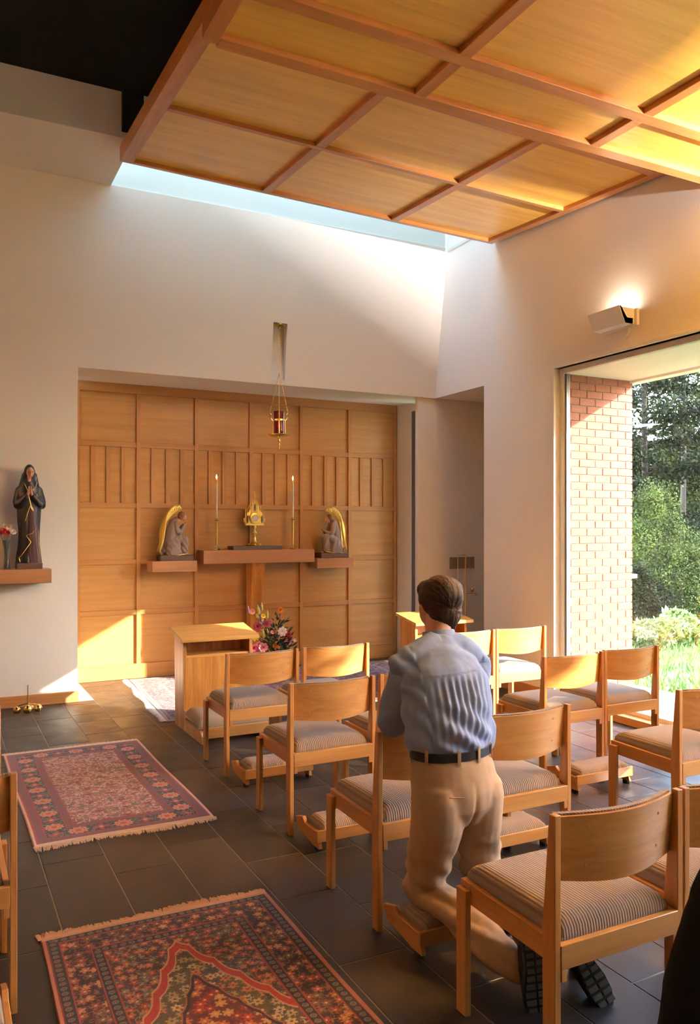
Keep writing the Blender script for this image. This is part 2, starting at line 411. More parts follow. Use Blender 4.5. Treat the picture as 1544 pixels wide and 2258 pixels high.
# small side of the recess with slot window
mb = MB(); mb.box(5.30, 5.40, 8.68, 9.1, -.1, 3.4); mb.box(5.30, 5.40, 8.12, 8.68, 3.12, 3.4); mb.box(5.30, 5.40, 8.12, 8.68, -.1, .1)
struct('wall_recess', mb, paint)
w2 = thing('window_2', (5.34, 8.4, .1), kind='structure')
MB().box(5.31, 5.35, 8.60, 8.68, .1, 3.12).build('window_frame', steel, w2, bev=.004); MB().box(5.325, 5.36, 8.56, 8.60, .1, 3.12).build('window_gasket', dark_metal, w2)
MB().box(5.31, 5.35, 8.12, 8.56, 3.07, 3.12).build('window_head', steel, w2); MB().box(5.31, 5.35, 8.12, 8.18, .1, 3.07).build('window_frame', steel, w2)
MB().box(5.336, 5.342, 8.18, 8.56, .1, 3.07).build('glass_pane', glass, w2)
# big window
def big_window(name, y0, y1, mull=()):
    w = thing(name, (X0, (y0 + y1) / 2, WZ0), kind='structure')
    t = MB(); c = .035   # white casing
    t.box(X0 - .014, X0 + .06, y1 - .0, y1 + c, WZ0, WZ1 + c); t.box(X0 - .014, X0 + .06, y0 - c, y0, WZ0, WZ1 + c)
    t.build('casing', white, w, bev=.004)
    MB().box(X0 - .014, X0 + .06, y0, y1, WZ1 - .0, WZ1 + c).build('casing', white, w, bev=.004)
    f = MB(); f.box(X0 + .06, X0 + .13, y1 - .05, y1, WZ0, WZ1); f.build('window_frame', white, w, bev=.004)
    MB().box(X0 + .08, X0 + .12, y1 - .075, y1 - .05, WZ0, WZ1 - .05).build('window_gasket', steel, w)
    MB().box(X0 + .06, X0 + .13, y0, y0 + .05, WZ0, WZ1).build('window_frame', white, w, bev=.004)
    MB().box(X0 + .06, X0 + .13, y0 + .05, y1 - .05, WZ1 - .05, WZ1).build('window_head', white, w, bev=.004)
    MB().box(X0 + .02, X0 + .13, y0 + .05, y1 - .05, WZ0, WZ0 + .045).build('window_frame', white, w, bev=.004)
    MB().box(X0 - .09, X0 + .02, y0, y1, 0, WZ0 + .01).build('window_sill', oak_y, w, bev=.004)
    for q in mull: MB().box(X0 + .06, X0 + .13, q - .04, q + .04, WZ0 + .045, WZ1 - .05).build('mullion', white, w, bev=.004)
    MB().box(X0 + .098, X0 + .104, y0 + .05, y1 - .075, WZ0 + .045, WZ1 - .05).build('glass_pane', glass, w)
big_window('window_1', WY0, WY1); big_window('window_3', W2[0], W2[1], (1.0,))
# baseboards
struct('baseboard_front', MB().box(-4.4, 1.205, YF - .018, YF, 0, .105), base_w, bev=.003)
struct('baseboard_right', MB().box(X0 - .018, X0, WY1 + .04, PY0, 0, .105), base_w, bev=.003)
# outside pier of bricks and soffit
wo = struct('wall_outside', MB().box(5.385, 6.25, 5.976, 6.94, -.3, 3.12), mortar)
BW, BH = .203, .0745; bl = {}
def brick_mesh(w):
    k = round(w, 3)
    if k not in bl: bl[k] = MB().box(0, w - .010, 0, .03, 0, BH - .010).mesh('brick', brick_m)
    return bl[k]
r = 0; z = 0.02
while z < 3.13:
    xr = 6.262; ws = [.203] if r % 2 else [.095]
    first = True
    while xr > 5.39:
        w = (ws[0] if first else .203); first = False
        xl = max(xr - w, 5.385)
        if xr - xl > .03: place('brick', brick_mesh(xr - xl), wo, (xl + .005, 5.968 + rnd.uniform(-.002, .002), z))
        xr = xl
    r += 1; z += BH
struct('trim_3', MB().box(5.42, 6.3, -3.5, 5.99, 3.14, 3.3), soffit_m)
struct('trim_4', MB().box(6.22, 6.34, -3.5, 7.0, 3.115, 3.42), soffit_m, bev=.004)
MB().box(6.262, 6.33, 5.97, 6.05, 1.15, 1.19).build('cover_plate', soffit_m, wo)

# ------------------------------------------------------------------ wood ceiling (two canopies)
CA, CB, CC = -.02, .065, 4.303
def cz(x, y): return CC + CA * x + CB * y
canopy = thing('wood_ceiling_canopy', (3.3, 5.8, 4.6), 'golden veneered ceiling canopy nearest the altar, sloping up towards the skylight', 'ceiling panel', 'hanging wooden ceilings')
XS = [1.385, 2.63, 3.97, 5.19]; YS = [3.4, 4.68, 5.74, 6.9]
def slab(x0, x1, y0, y1, t0, t1, zf): return MB().hexa([(x0, y0, zf(x0, y0) + t0), (x1, y0, zf(x1, y0) + t0), (x1, y1, zf(x1, y1) + t0), (x0, y1, zf(x0, y1) + t0), (x0, y0, zf(x0, y0) + t1), (x1, y0, zf(x1, y0) + t1), (x1, y1, zf(x1, y1) + t1), (x0, y1, zf(x0, y1) + t1)])
for i in range(3):
    for j in range(3):
        slab(XS[i], XS[i + 1], YS[j], YS[j + 1], .035, .06, cz).build('ceiling_panel', ceil_x, canopy)
slab(XS[0] - .02, XS[0] + .085, YS[0], YS[-1], 0, .13, cz).build('edge_beam', crib_y, canopy, bev=.004)
slab(XS[3] - .06, XS[3] + .02, YS[0], YS[-1], 0, .13, cz).build('edge_beam', crib_y, canopy, bev=.004)
slab(XS[0] + .085, XS[3] - .06, YS[3] - .05, YS[3], 0, .13, cz).build('edge_beam', crib_x, canopy, bev=.004)
for yj, w in ((YS[1], .09), (YS[2], .05)): slab(XS[0] + .085, XS[3] - .06, yj - w / 2, yj + w / 2, 0, .04, cz).build('rib', crib_x, canopy, bev=.003)
for xi in XS[1:3]:
    for j in range(3):
        a = YS[j] + (.045 if j == 1 else .025); b = YS[j + 1] - (.045 if j == 0 else .03 if j == 1 else .05)
        slab(xi - .01, xi + .07, a, b, 0, .04, cz).build('rib', crib_y, canopy, bev=.003)
z2 = lambda x, y: 4.24
can2 = thing('wood_ceiling_canopy', (3.3, 2, 4.24), 'golden veneered ceiling canopy above the chairs, lower and level, reaching the window wall', 'ceiling panel', 'hanging wooden ceilings')
XS2 = [1.27, 2.55, 3.94, 5.25]; YS2 = [-.2, .9, 2.2, 3.70, 4.16]
for i in range(3):
    for j in range(4):
        slab(XS2[i], XS2[i + 1], YS2[j], YS2[j + 1], .035, .06, z2).build('ceiling_panel', ceil_x, can2)
slab(XS2[0] - .02, XS2[0] + .07, YS2[0], YS2[-1], 0, .13, z2).build('edge_beam', crib_y, can2, bev=.004)
for yj in YS2: slab(XS2[0] + .07, XS2[3], yj - .045, yj + .045, 0, .13 if yj > 4 else .04, z2).build('rib', crib_x, can2, bev=.003)
for xi in XS2[1:3]:
    for j in range(4): slab(xi - .01, xi + .07, YS2[j] + .045, YS2[j + 1] - .045, 0, .04, z2).build('rib', crib_y, can2, bev=.003)
slab(XS2[3] - .05, XS2[3], YS2[0], YS2[-1], 0, .04, z2).build('edge_beam', crib_y, can2)

# ------------------------------------------------------------------ panelling behind the altar
pn = thing('wood_panelling', (3.3, YP, 0), 'tall grid of golden wood panels lining the altar recess', 'wall panelling')
ST = [1.20, 1.345, 1.985, 2.643, 3.304, 3.950, 4.612, 5.285]; RZ = [0.0, .162, .73, 1.285, 1.907, 2.575, 3.19]
c = [1.34] + ST[2:]
pm = {}
def pmesh(w, h):
    k = (round(w, 3), round(h, 3))
    if k not in pm: pm[k] = MB().box(-w / 2, w / 2, 0, .012, 0, h).mesh('panel', pan_x)
    return pm[k]
cols = [(1.2, 1.345)] + [(c[i], c[i + 1]) for i in range(6)]
for bi, (xa, xb) in enumerate(cols):
    for ri in range(1, 6):
        za, zb = RZ[ri] + (0 if ri == 1 else .02), RZ[ri + 1] - (.04 if ri == 5 else .02)
        if ri == 4 and bi > 0:
            q = (xb - xa) / 4
            for k in range(4): place('panel', pmesh(q - .006, zb - za), pn, (xa + q * (k + .5) - 3.3, .018, za))
            for k in range(1, 4): MB().box(xa + q * k - .020, xa + q * k + .026, YP - .004, YP + .018, za, zb).build('slat', stile_z, pn, bev=.002, seg=1)
        else:
            place('panel', pmesh(xb - xa - .006, zb - za), pn, ((xa + xb) / 2 - 3.3, .018, za))
for s in ST[2:7]: MB().box(s - .018, s + .026, YP - .012, YP + .02, .16, 3.16).build('stile', stile_z, pn, bev=.002, seg=1)
MB().box(1.2, 1.365, YP - .012, YP + .02, .16, 3.16).build('stile', stile_z, pn, bev=.002, seg=1)
MB().box(5.25, 5.29, YP - .012, YP + .02, .16, 3.16).build('stile', stile_z, pn, bev=.002, seg=1)
for ri in range(2, 6): MB().box(1.2, 5.28, YP - .006, YP + .02, RZ[ri] - .027, RZ[ri] + .027).build('rail', rail_x, pn, bev=.002, seg=1)
MB().box(1.2, 5.28, YP - .014, YP + .02, 3.14, 3.245).build('rail', rail_x, pn, bev=.002, seg=1)
MB().box(1.2, 5.28, YP - .022, YP + .03, 0, .162).build('base_rail', rail_x, pn, bev=.003, seg=1)
MB().box(1.2, 5.30, YP + .028, YP + .06, 0, 3.26).build('backing', stile_z, pn)

# ------------------------------------------------------------------ chairs
CW = .53
def make_chair():
    t = thing('chair', (0, 0, 0)); w = .023
    def post(x):
        return MB().prism([(0, 0), (.052, 0), (.056, .46), (.026, .818), (0, .818)], x, x + w, 'x')
    post(0).build('rear_leg', oak_z, t, bev=.0025); post(CW - w).build('rear_leg', oak_z, t, bev=.0025)
    for x in (0, CW - w): MB().box(x, x + w, .44, .495, 0, .425).build('front_leg', oak_z, t, bev=.0025)
    for x in (w, CW - 2 * w + .003): MB().prism([(0.0, .365), (.50, .375), (.50, .445), (0, .437)], x, x + .02, 'x').build('side_rail', oak_y, t, bev=.002)
    MB().box(w + .0, CW - w, -.002, .02, .365, .437).build('rear_rail', oak, t, bev=.002)
    MB().box(w + .02, CW - w - .02, .482, .502, .375, .445).build('front_rail', oak, t, bev=.002)
    MB().box(w + .001, w + .022, -.0015, .018, .33, .366).build('corner_block', oak_z, t, bev=.002); MB().box(CW - w - .022, CW - w - .001, -.0015, .018, .33, .366).build('corner_block', oak_z, t, bev=.002)
    # cushion
    nx, ny = 18, 16; R = []
    def zt(a, b):
        e = min(a, 1 - a, b * 1.0, 1 - b) ; q = min(1, e / .10); return .445 + .052 * (1 - (1 - q) ** 2) ** .5 + .008 * math.sin(math.pi * a) * math.sin(math.pi * b)
    V = []; F = []
    for j in range(ny + 1):
        for i in range(nx + 1):
            a = (1 - math.cos(math.pi * i / nx)) / 2; b = (1 - math.cos(math.pi * j / ny)) / 2
            V.append((w + .022 + a * (CW - 2 * w - .044), .022 + b * .475, zt(a, b)))
    for j in range(ny):
        for i in range(nx): k = j * (nx + 1) + i; F.append((k, k + 1, k + nx + 2, k + nx + 1))
    MB().add(V, F).box(w + .022, CW - w - .022, .022, .497, .41, .4455).build('seat_cushion', fab, t, smooth=60)
    # curved back shell and pad
    def shell(y_off, th, z0, z1, zin, xin):
        V = []; F = []; n = 14; m = 6
        for lay in (0, 1):
            for j in range(m + 1):
                for i in range(n + 1):
                    a = i / n; s = j / m; x_ = w + xin + a * (CW - 2 * w - 2 * xin); bow = math.sin(math.pi * a)
                    y_ = .028 - .013 * (s) * 1.2 + .006 - .05 * bow + y_off + lay * th
                    z_ = z0 + (z1 - z0) * s - (.018 * bow if j == 0 else 0)
                    V.append((x_, y_, z_))
        q = (n + 1) * (m + 1)
        for j in range(m):
            for i in range(n):
                k = j * (n + 1) + i; F.append((k, k + 1, k + n + 2, k + n + 1)); F.append((q + k, q + k + n + 1, q + k + n + 2, q + k + 1))
        for i in range(n):
            F.append((i, q + i, q + i + 1, i + 1)); k = m * (n + 1) + i; F.append((k, k + 1, q + k + 1, q + k))
        for j in range(m):
            k = j * (n + 1); F.append((k, k + n + 1, q + k + n + 1, q + k)); k += n; F.append((k, q + k, q + k + n + 1, k + n + 1))
        return MB().add(V, F)
    shell(0, .011, .615, .806, 0, .0).build('backrest', oak, t, smooth=40)
    for a_, s_ in ((.2, .82), (.2, .2), (.8, .78), (.8, .24)):
        xx = w + a_ * (CW - 2 * w); yy = .034 - .0156 * s_ - .05 * math.sin(math.pi * a_); zz = .615 + .191 * s_
        MB().rings([[(xx + .0042 * math.cos(k * math.pi / 4), yy + q, zz + .0042 * math.sin(k * math.pi / 4)) for k in range(8)] for q in (-.002, .003)]).build('screw_cap', stile_z, t)
    shell(.011, .018, .63, .812, 0, .004).build('back_pad', fab, t, smooth=40)
    return t
def make_kneeler(wd=.46):
    """origin: left rear-leg foot of the chair it is hinged to, reaching towards -y"""
    t = thing('kneeler', (0, 0, 0))
    for x in (.04, wd + .015):
        MB().prism([(-.005, .05), (.03, .10), (-.06, .125), (-.09, .10), (-.25, .10), (-.27, .02), (-.2, .02)], x, x + .022, 'x').build('hinge_arm', oak_y, t, bev=.003)
        MB().box(x, x + .024, -.25, -.21, 0, .022).build('rubber_foot', rubber, t, bev=.003)
    MB().box(.03, wd + .045, -.275, -.258, .055, .115).build('front_board', oak, t, bev=.003)
    V = []; F = []; nx, ny = 20, 8
    for j in range(ny + 1):
        for i in range(nx + 1):
            a = (1 - math.cos(math.pi * i / nx)) / 2; b = (1 - math.cos(math.pi * j / ny)) / 2
            e = min(a * 2, (1 - a) * 2, b, 1 - b); q = min(1, e / .2)
            V.append((.062 + a * (wd - .047), -.272 + b * .20, .10 + .05 * (1 - (1 - q) ** 2) ** .5))
    for j in range(ny):
        for i in range(nx): k = j * (nx + 1) + i; F.append((k, k + 1, k + nx + 2, k + nx + 1))
    MB().add(V, F).box(.062, wd + .015, -.257, -.072, .085, .1005).build('knee_pad', fab, t, smooth=60)
    return t
chair0 = make_chair(); kn0 = make_kneeler(); used = [0, 0]
def ch(x, y, label, rot=0, z=0):
    o = chair0 if not used[0] else copy_tree(chair0); used[0] = 1
    o.location = (x, y, z); o.rotation_euler = (0, 0, rot); tag(o, label, 'chair', 'oak chairs set out in rows'); return o
def kn(x, y, label, rot=0):
    o = kn0 if not used[1] else copy_tree(kn0); used[1] = 1
    o.location = (x, y, 0); o.rotation_euler = (0, 0, rot); tag(o, label, 'kneeler', 'padded kneelers hinged behind the chairs'); return o
R1 = math.radians
ch(1.713, 5.15, 'oak chair straight behind the shaded prayer desk with the flowers beside it', R1(1)); ch(2.285, 5.18, 'sunlit oak chair whose seat shows against the purple altar rug', R1(1))
ch(1.688, 4.005, 'oak chair two rows ahead of the nearest, by the corner of the pink rug', R1(1)); ch(2.258, 4.03, 'oak chair half hidden by the raised left sleeve of the man')
ch(1.605, 2.885, 'shadowed oak chair whose back the man leans his arms on'); ch(2.150, 2.925, 'oak chair right against the man\'s right hip, empty seat lit from the window', R1(1.0))
ch(1.592, 1.81, 'nearest whole oak chair, large, with the shoe soles under its seat', R1(.3)); ch(2.133, 1.815, 'nearest oak chair cut off by the right edge, beside the black bag', R1(.3))
ch(3.585, 5.40, 'oak chair beside the sunlit prayer desk, half hidden by the man\'s shoulder'); ch(4.135, 5.41, 'brightest sunlit oak chair, standing before the white window casing')
ch(3.505, 4.085, 'oak chair with its back against the brick pier, the inner one of the window pair', R1(1)); ch(4.07, 4.125, 'oak chair nearest the window sill, its back seen against brick and lawn', R1(1))
ch(3.405, 2.93, 'oak chair at the right edge with its whole left side seen, before the lawn'); ch(3.955, 2.935, 'oak chair beyond the right-edge chair, only its seat corner showing')
ch(-.285, 2.965, 'oak chair at the left edge beside the pink rug, cut by the picture edge'); ch(-.262, 4.12, 'oak chair at the left edge ahead of the other, only one post showing')
kn(1.713, 5.14, 'kneeler lowered behind the chair that faces the shaded prayer desk'); kn(1.688, 3.995, 'kneeler lowered behind the chair next to the pink rug')
kn(1.605, 2.885, 'kneeler under the knees of the praying man'); kn(3.505, 4.09, 'kneeler lowered on the sunlit floor behind the window-side pair')
kn(-.285, 2.965, 'kneeler at the bottom left edge under the cut-off chair'); kn(2.33, 3.52, 'kneeler seen beneath the seat beside the man\'s hip')

# ------------------------------------------------------------------ prayer desks
def desk(x, y, label, wd=.60, pad=True):
    t = thing('prayer_desk', (x, y, 0), label, 'prayer desk', 'wooden prayer desks facing the altar')
    for q in (x, x + wd - .028):
        MB().prism([(y, .0), (y + .27, 0), (y + .30, .775), (y + .02, .725)], q, q + .028, 'x').build('side_panel', desk_z, t, bev=.002)
    MB().prism([(y - .05, .722), (y + .34, .79), (y + .34, .818), (y - .05, .752)], x - .035, x + wd + .035, 'x').build('desk_top', desk_x, t, bev=.003)
    MB().box(x + .028, x + wd - .028, y + .03, y + .27, .585, .607).build('shelf', desk_x, t, bev=.002)
    MB().box(x + .028, x + wd - .028, y + .235, y + .255, .10, .76).build('back_panel', desk_z, t)
    MB().box(x + .028, x + wd - .028, y + .02, y + .04, .02, .585).build('front_panel', desk_z, t)
    MB().box(x + .028, x + wd - .028, y + .012, y + .035, .02, .07).build('plinth', desk_x, t, bev=.002)
    for q in (x, x + wd - .028):
        MB().prism([(y - .50, 0), (y, 0), (y, .17), (y - .42, .11), (y - .50, .06)], q, q + .028, 'x').build('kneeler_side', desk_x, t, bev=.003)
    MB().box(x + .028, x + wd - .028, y - .46, y - .44, .03, .11).build('kneeler_board', desk_x, t, bev=.002)
    V = []; F = []; nx, ny = 20, 10
    for j in range(ny + 1):
        for i in range(nx + 1):
            a = (1 - math.cos(math.pi * i / nx)) / 2; b = (1 - math.cos(math.pi * j / ny)) / 2
            e = min(a * 1.6, (1 - a) * 1.6, b, 1 - b); q = min(1, e / .2)
            V.append((x - .01 + a * (wd + .02), y - .44 + b * .36, .12 + .03 * b + .07 * (1 - (1 - q) ** 2) ** .5))
    for j in range(ny):
        for i in range(nx): k = j * (nx + 1) + i; F.append((k, k + 1, k + nx + 2, k + nx + 1))
    MB().add(V, F).box(x - .01, x + wd + .01, y - .44, y - .08, .105, .121).build('knee_pad', fab_plain, t, smooth=60)
desk(1.80, 6.50, 'pine prayer desk left of the flowers, padded kneeler towards us')
desk(4.09, 6.60, 'brightly sunlit prayer desk behind the man\'s head')

# ------------------------------------------------------------------ shelves and altar things
def shelf(x0, x1, y0, y1, z0, z1, label):
    o = MB().box(x0, x1, y0, y1, z0, z1).build('wall_shelf', shelf_w, None, bev=.003, loc=((x0 + x1) / 2, (y0 + y1) / 2, z0)); tag(o, label, 'shelf', 'thick wooden wall shelves'); return o
YB = YP - .026
shelf(2.645, 4.0, 8.74, YB, 1.256, 1.408, 'long thick altar shelf holding the golden monstrance and both candles')
shelf(2.076, 2.572, 8.745, YB, 1.178, 1.297, 'short wooden shelf carrying the angel that faces right')
shelf(4.045, 4.53, 8.765, YB, 1.178, 1.297, 'short wooden shelf carrying the angel that faces left, near the white jamb')
shelf(.50, .935, 7.80, YF, 1.157, 1.284, 'wooden shelf on the white wall below the dark-robed statue')
# tapered bracket below main shelf
t = MB(); t.hexa([(3.25, 8.93, 0), (3.32, 8.90, 0), (3.35, YB, 0), (3.25, YB, 0), (3.235, 8.80, 1.256), (3.385, 8.77, 1.256), (3.44, YB, 1.256), (3.235, YB, 1.256)])
o = t.build('altar_post', desk_z, None, bev=.003, loc=(3.28, 8.95, 0)); tag(o, 'golden tapering wooden post under the long altar shelf', 'post')
# dark slab
o = MB().box(3.00, 3.60, 8.775, 8.975, 1.408, 1.452).build('altar_stone', base('dark_stone', srgb(84, 70, 70), .35), None, bev=.002, loc=(3.3, 8.88, 1.408)); tag(o, 'dark grey stone slab under the golden monstrance', 'stone slab')
# monstrance
mo = thing('monstrance', (3.29, 8.87, 1.452), 'small gothic golden monstrance with a white host behind glass', 'monstrance')
cx, cy, cz0 = 3.29, 8.87, 1.452
MB().lathe([(0, 0), (.085, 0), (.09, .008), (.07, .018), (.04, .035), (.022, .06), (.017, .10), (.015, .13), (.03, .145), (.03, .155), (.014, .17), (.013, .20), (.024, .215), (.02, .235), (0, .24)], (cx, cy, cz0), 18).build('stem', gold, mo, smooth=50)
for k in range(6):
    a = k * math.pi / 3 + .2; MB().ball((cx + .072 * math.cos(a), cy + .072 * math.sin(a), cz0 + .014), (.02, .02, .014), 8, 6).build('foot_lobe', gold, mo, smooth=60)
bz = cz0 + .235
fr = MB(); fr.box(cx - .115, cx + .115, cy - .02, cy + .02, bz, bz + .022); fr.prism([(cx - .1, bz + .02), (cx + .1, bz + .02), (cx + .1, bz + .14), (cx + .062, bz + .175), (cx + .052, bz + .215), (cx + .03, bz + .24), (cx, bz + .31), (cx - .03, bz + .24), (cx - .052, bz + .215), (cx - .062, bz + .175), (cx - .1, bz + .14)], cy - .015, cy + .012, 'y')
fr.build('case', gold, mo, bev=.003)
for dx, h in ((-.112, .185), (-.093, .20), (-.07, .225), (-.05, .25), (-.032, .275), (-.016, .30), (0, .365), (.016, .30), (.032, .275), (.05, .25), (.07, .225), (.093, .20), (.112, .185)):
    p = MB().lathe([(.0055, 0), (.0055, h - .045), (.009, h - .04), (.004, h - .03), (.0005, h)], (cx + dx, cy - .012 - .004 * (abs(dx) < .04), bz + .015), 6); p.build('pinnacle', gold, mo, smooth=40)
MB().lathe([(0, 0), (.062, 0), (.062, .012), (0, .012)], (0, 0, 0), 24)
rg = MB(); Rr = []
for q, yy in ((.036, -.028), (.058, -.022), (.066, -.03), (.05, -.036), (.038, -.034)):
    Rr.append([(cx + q * math.cos(2 * math.pi * k / 24) * (1 + .04 * (k % 2)), cy + yy, bz + .085 + q * math.sin(2 * math.pi * k / 24) * (1 + .04 * (k % 2))) for k in range(24)])
rg.rings(Rr, cap=False).build('glory_ring', gold, mo, smooth=50)
ho = MB(); ho.rings([[(cx + .036 * math.cos(2 * math.pi * k / 20), cy + yy, bz + .085 + .036 * math.sin(2 * math.pi * k / 20)) for k in range(20)] for yy in (-.03, -.02)])
ho.build('host', base('host_white', srgb(250, 244, 236), .5), mo)
for dx in (-.088, .088): MB().ball((cx + dx, cy - .018, bz + .075), (.011, .008, .045), 8, 6).build('niche_figure', base('enamel_grey', srgb(120, 100, 104), .4), mo, smooth=60)
MB().ball((cx, cy - .022, bz + .21), (.011, .008, .042), 8, 6).build('niche_figure', MATS['enamel_grey'], mo, smooth=60)
MB().tube([(cx, cy, bz + .37), (cx, cy, bz + .405)], .002, 5).box(cx - .012, cx + .012, cy - .002, cy + .002, bz + .386, bz + .391).build('cross', gold, mo)
for dx in (-.125, .125): MB().ball((cx + dx, cy, bz + .06), (.012, .012, .03), 8, 6).build('side_scroll', gold, mo, smooth=60)
# candles
wax = base('wax', srgb(236, 228, 206), .45); B(wax).inputs['Subsurface Weight'].default_value = .3
flame = bpy.data.materials.new('flame'); flame.use_nodes = True; b_ = B(flame); b_.inputs['Emission Color'].default_value = (1, .55, .15, 1); b_.inputs['Emission Strength'].default_value = 9
def candle(x, label, ztop, zpan):
    y = 8.87; z = 1.408; t = thing('candlestick', (x, y, z), label, 'candlestick', 'candles on the altar shelf')
    MB().lathe([(0, 0), (.040, 0), (.040, .016), (.03, .024), (.018, .04), (.013, .06), (0, .06)], (x, y, z), 4).build('foot', brass, t, bev=.002)
    MB().lathe([(0, 0), (.0135, 0), (.0135, zpan - z - .055), (.016, zpan - z - .05), (0, zpan - z - .05)], (x, y, z + .05), 12).build('stem', brass, t, smooth=40)
    MB().lathe([(0, 0), (.012, 0), (.036, .012), (.037, .015), (.012, .008), (.012, .03), (0, .03)], (x, y, zpan - .012), 16).build('drip_pan', brass, t, smooth=40)
    MB().lathe([(0, 0), (.0115, 0), (.011, ztop - zpan - .02), (0, ztop - zpan - .02)], (x, y, zpan + .015), 12).build('candle', wax, t, smooth=40)
    MB().lathe([(0, 0), (.0125, 0), (.0125, .03), (.007, .034), (0, .034)], (x, y, ztop - .012), 10).build('follower', brass, t, smooth=40)
    MB().lathe([(.001, 0), (.007, .012), (.0085, .022), (.005, .036), (.0008, .05)], (x, y, ztop + .022), 8).build('flame', flame, t, smooth=60)
candle(2.835, 'lit white candle in brass stick beside the right-facing angel', 2.195, 1.75); candle(3.775, 'lit white candle in brass stick beside the left-facing angel', 2.205, 1.765)

# sanctuary lamp
lx, ly = 3.24, 7.985
la = thing('sanctuary_lamp', (lx, ly, 2.49), 'brass hanging lamp with red glass cup on long thin chains', 'hanging lamp')
redg = base('red_glass', (.32, .012, .02), .08); B(redg).inputs['Transmission Weight'].default_value = .55; B(redg).inputs['Subsurface Weight'].default_value = 0
MB().lathe([(0, 0), (.052, 0), (.055, .02), (.054, .14), (.058, .235), (.062, .25), (.05, .25), (.048, .14), (.046, .02), (0, .02)], (lx, ly, 2.645), 24).build('red_cup', redg, la, smooth=50)
MB().ball((lx + .0, ly, 2.74), (.014, .014, .02), 8, 6).build('flame', base('ember', (.9, .05, .01), .5, Emission_Color=(1, .08, .02, 1), Emission_Strength=6.0), la)
MB().lathe([(0, 0), (.05, 0), (.085, .006), (.115, .02), (.116, .024), (.08, .014), (.05, .014), (0, .014)], (lx, ly, 2.628), 28).build('drip_tray', brass, la, smooth=60)
MB().lathe([(0, .0), (.006, .01), (.008, .05), (.012, .07), (.006, .08), (.015, .095), (.008, .11), (.02, .13), (.03, .14), (0, .14)], (lx, ly, 2.49), 12).build('finial', brass, la, smooth=60)
MB().rings([[(lx + r_ * math.cos(2 * math.pi * k / 24), ly + r_ * math.sin(2 * math.pi * k / 24), z_) for k in range(24)] for r_, z_ in ((.056, 2.795), (.060, 2.795), (.060, 2.812), (.056, 2.812), (.056, 2.795))], cap=False).build('collar', brass, la, smooth=40)
ends = []
for k in range(3):
    a = math.radians(-90 - 27 + 120 * k) + .1; d = Vector((math.cos(a), math.sin(a), 0)); p = Vector((lx, ly, 0))
    MB().tube([p + d * .075 + Vector((0, 0, 2.64)), p + d * .07 + Vector((0, 0, 2.80))], .007, 8).build('cup_post', brass, la, smooth=60)
    MB().tube([p + d * .06 + Vector((0, 0, 2.80)), p + d * .085 + Vector((0, 0, 2.81)), p + d * .11 + Vector((0, 0, 2.84)), p + d * .118 + Vector((0, 0, 2.87)), p + d * .105 + Vector((0, 0, 2.885)), p + d * .094 + Vector((0, 0, 2.865))], .006, 6).build('scroll_arm', brass, la, smooth=60)
    ends.append(p + d * .112 + Vector((0, 0, 2.885)))
def chainlinks(p0, p1, n, s=.009):
    mb = MB(); p0 = Vector(p0); p1 = Vector(p1); st = (p1 - p0) / n; up = st.normalized()
    sd = up.cross(Vector((0, 1, 0))).normalized(); fw = up.cross(sd)
    for i in range(n):
        c_ = p0 + st * (i + .5); u = sd if i % 2 else fw; h = st.length * .62
        mb.tube([c_ + u * s * .55 * math.cos(q) + up * h * math.sin(q) for q in np.linspace(0, 2 * math.pi, 7)], .0016, 4, False)
    return mb
hub = Vector((lx, ly, 3.30))
for e in ends: chainlinks(e, hub, 24).build('chain', brass, la, smooth=60)
chainlinks(hub, (lx, ly, 3.79), 28).build('chain', brass, la, smooth=60)
MB().lathe([(0, 0), (.014, .0), (.02, .012), (.006, .03), (.004, .04), (0, .04)], (lx, ly, 3.775), 10).build('hook', brass, la, smooth=60)
MB().lathe([(0, 0), (.055, 0), (.058, .006), (.05, .014), (0, .014)], (lx, ly + .012, SZ1 - .016), 24).build('ceiling_rose', brass, la, smooth=40)

# ------------------------------------------------------------------ statues
def robe(mb, rings, n=48):
    R = []
    for cx_, cy_, z_, rx, ry, amp, nf, ph in rings:
        ring = []
        for k in range(n):
            a = 2 * math.pi * k / n; f = 1 + amp * (math.sin(nf * a + ph) + .4 * math.sin((nf * 2 + 1) * a + ph * 2))
            ring.append((cx_ + rx * f * math.cos(a), cy_ + ry * f * math.sin(a), z_))
        R.append(ring)
    return mb.rings(R)
robe_d = base('dark_robe', srgb(34, 30, 38), .42); robe_p = base('plum_robe', srgb(74, 52, 58), .5); robe_g = base('grey_robe', srgb(140, 118, 108), .5)
face_m = base('statue_face', srgb(196, 140, 112), .5)
fl = base('plinth_dark', srgb(84, 56, 50), .5)
sx, sy, sz = .752, 7.925, 1.284
st = thing('statue', (sx, sy, sz), 'tall statue of a praying woman in a dark hooded robe with gold edging', 'statue')
MB().box(sx - .108, sx + .108, sy - .10, sy + .10, sz, sz + .055).build('plinth', fl, st, bev=.003)
z0 = sz + .055; g = 1.0
mb = MB(); robe(mb, [(sx - .01, sy, z0, .118, .085, .05, 7, 0), (sx - .005, sy, z0 + .12, .105, .075, .05, 7, .3), (sx, sy, z0 + .3, .105, .075, .045, 6, .5), (sx + .002, sy, z0 + .5, .118, .078, .035, 6, .7), (sx + .003, sy, z0 + .6, .124, .08, .03, 5, .8), (sx + .0, sy, z0 + .68, .108, .075, .02, 5, .8), (sx, sy, z0 + .735, .075, .065, .01, 5, .8), (sx + .005, sy, z0 + .77, .048, .05, 0, 5, 0)])
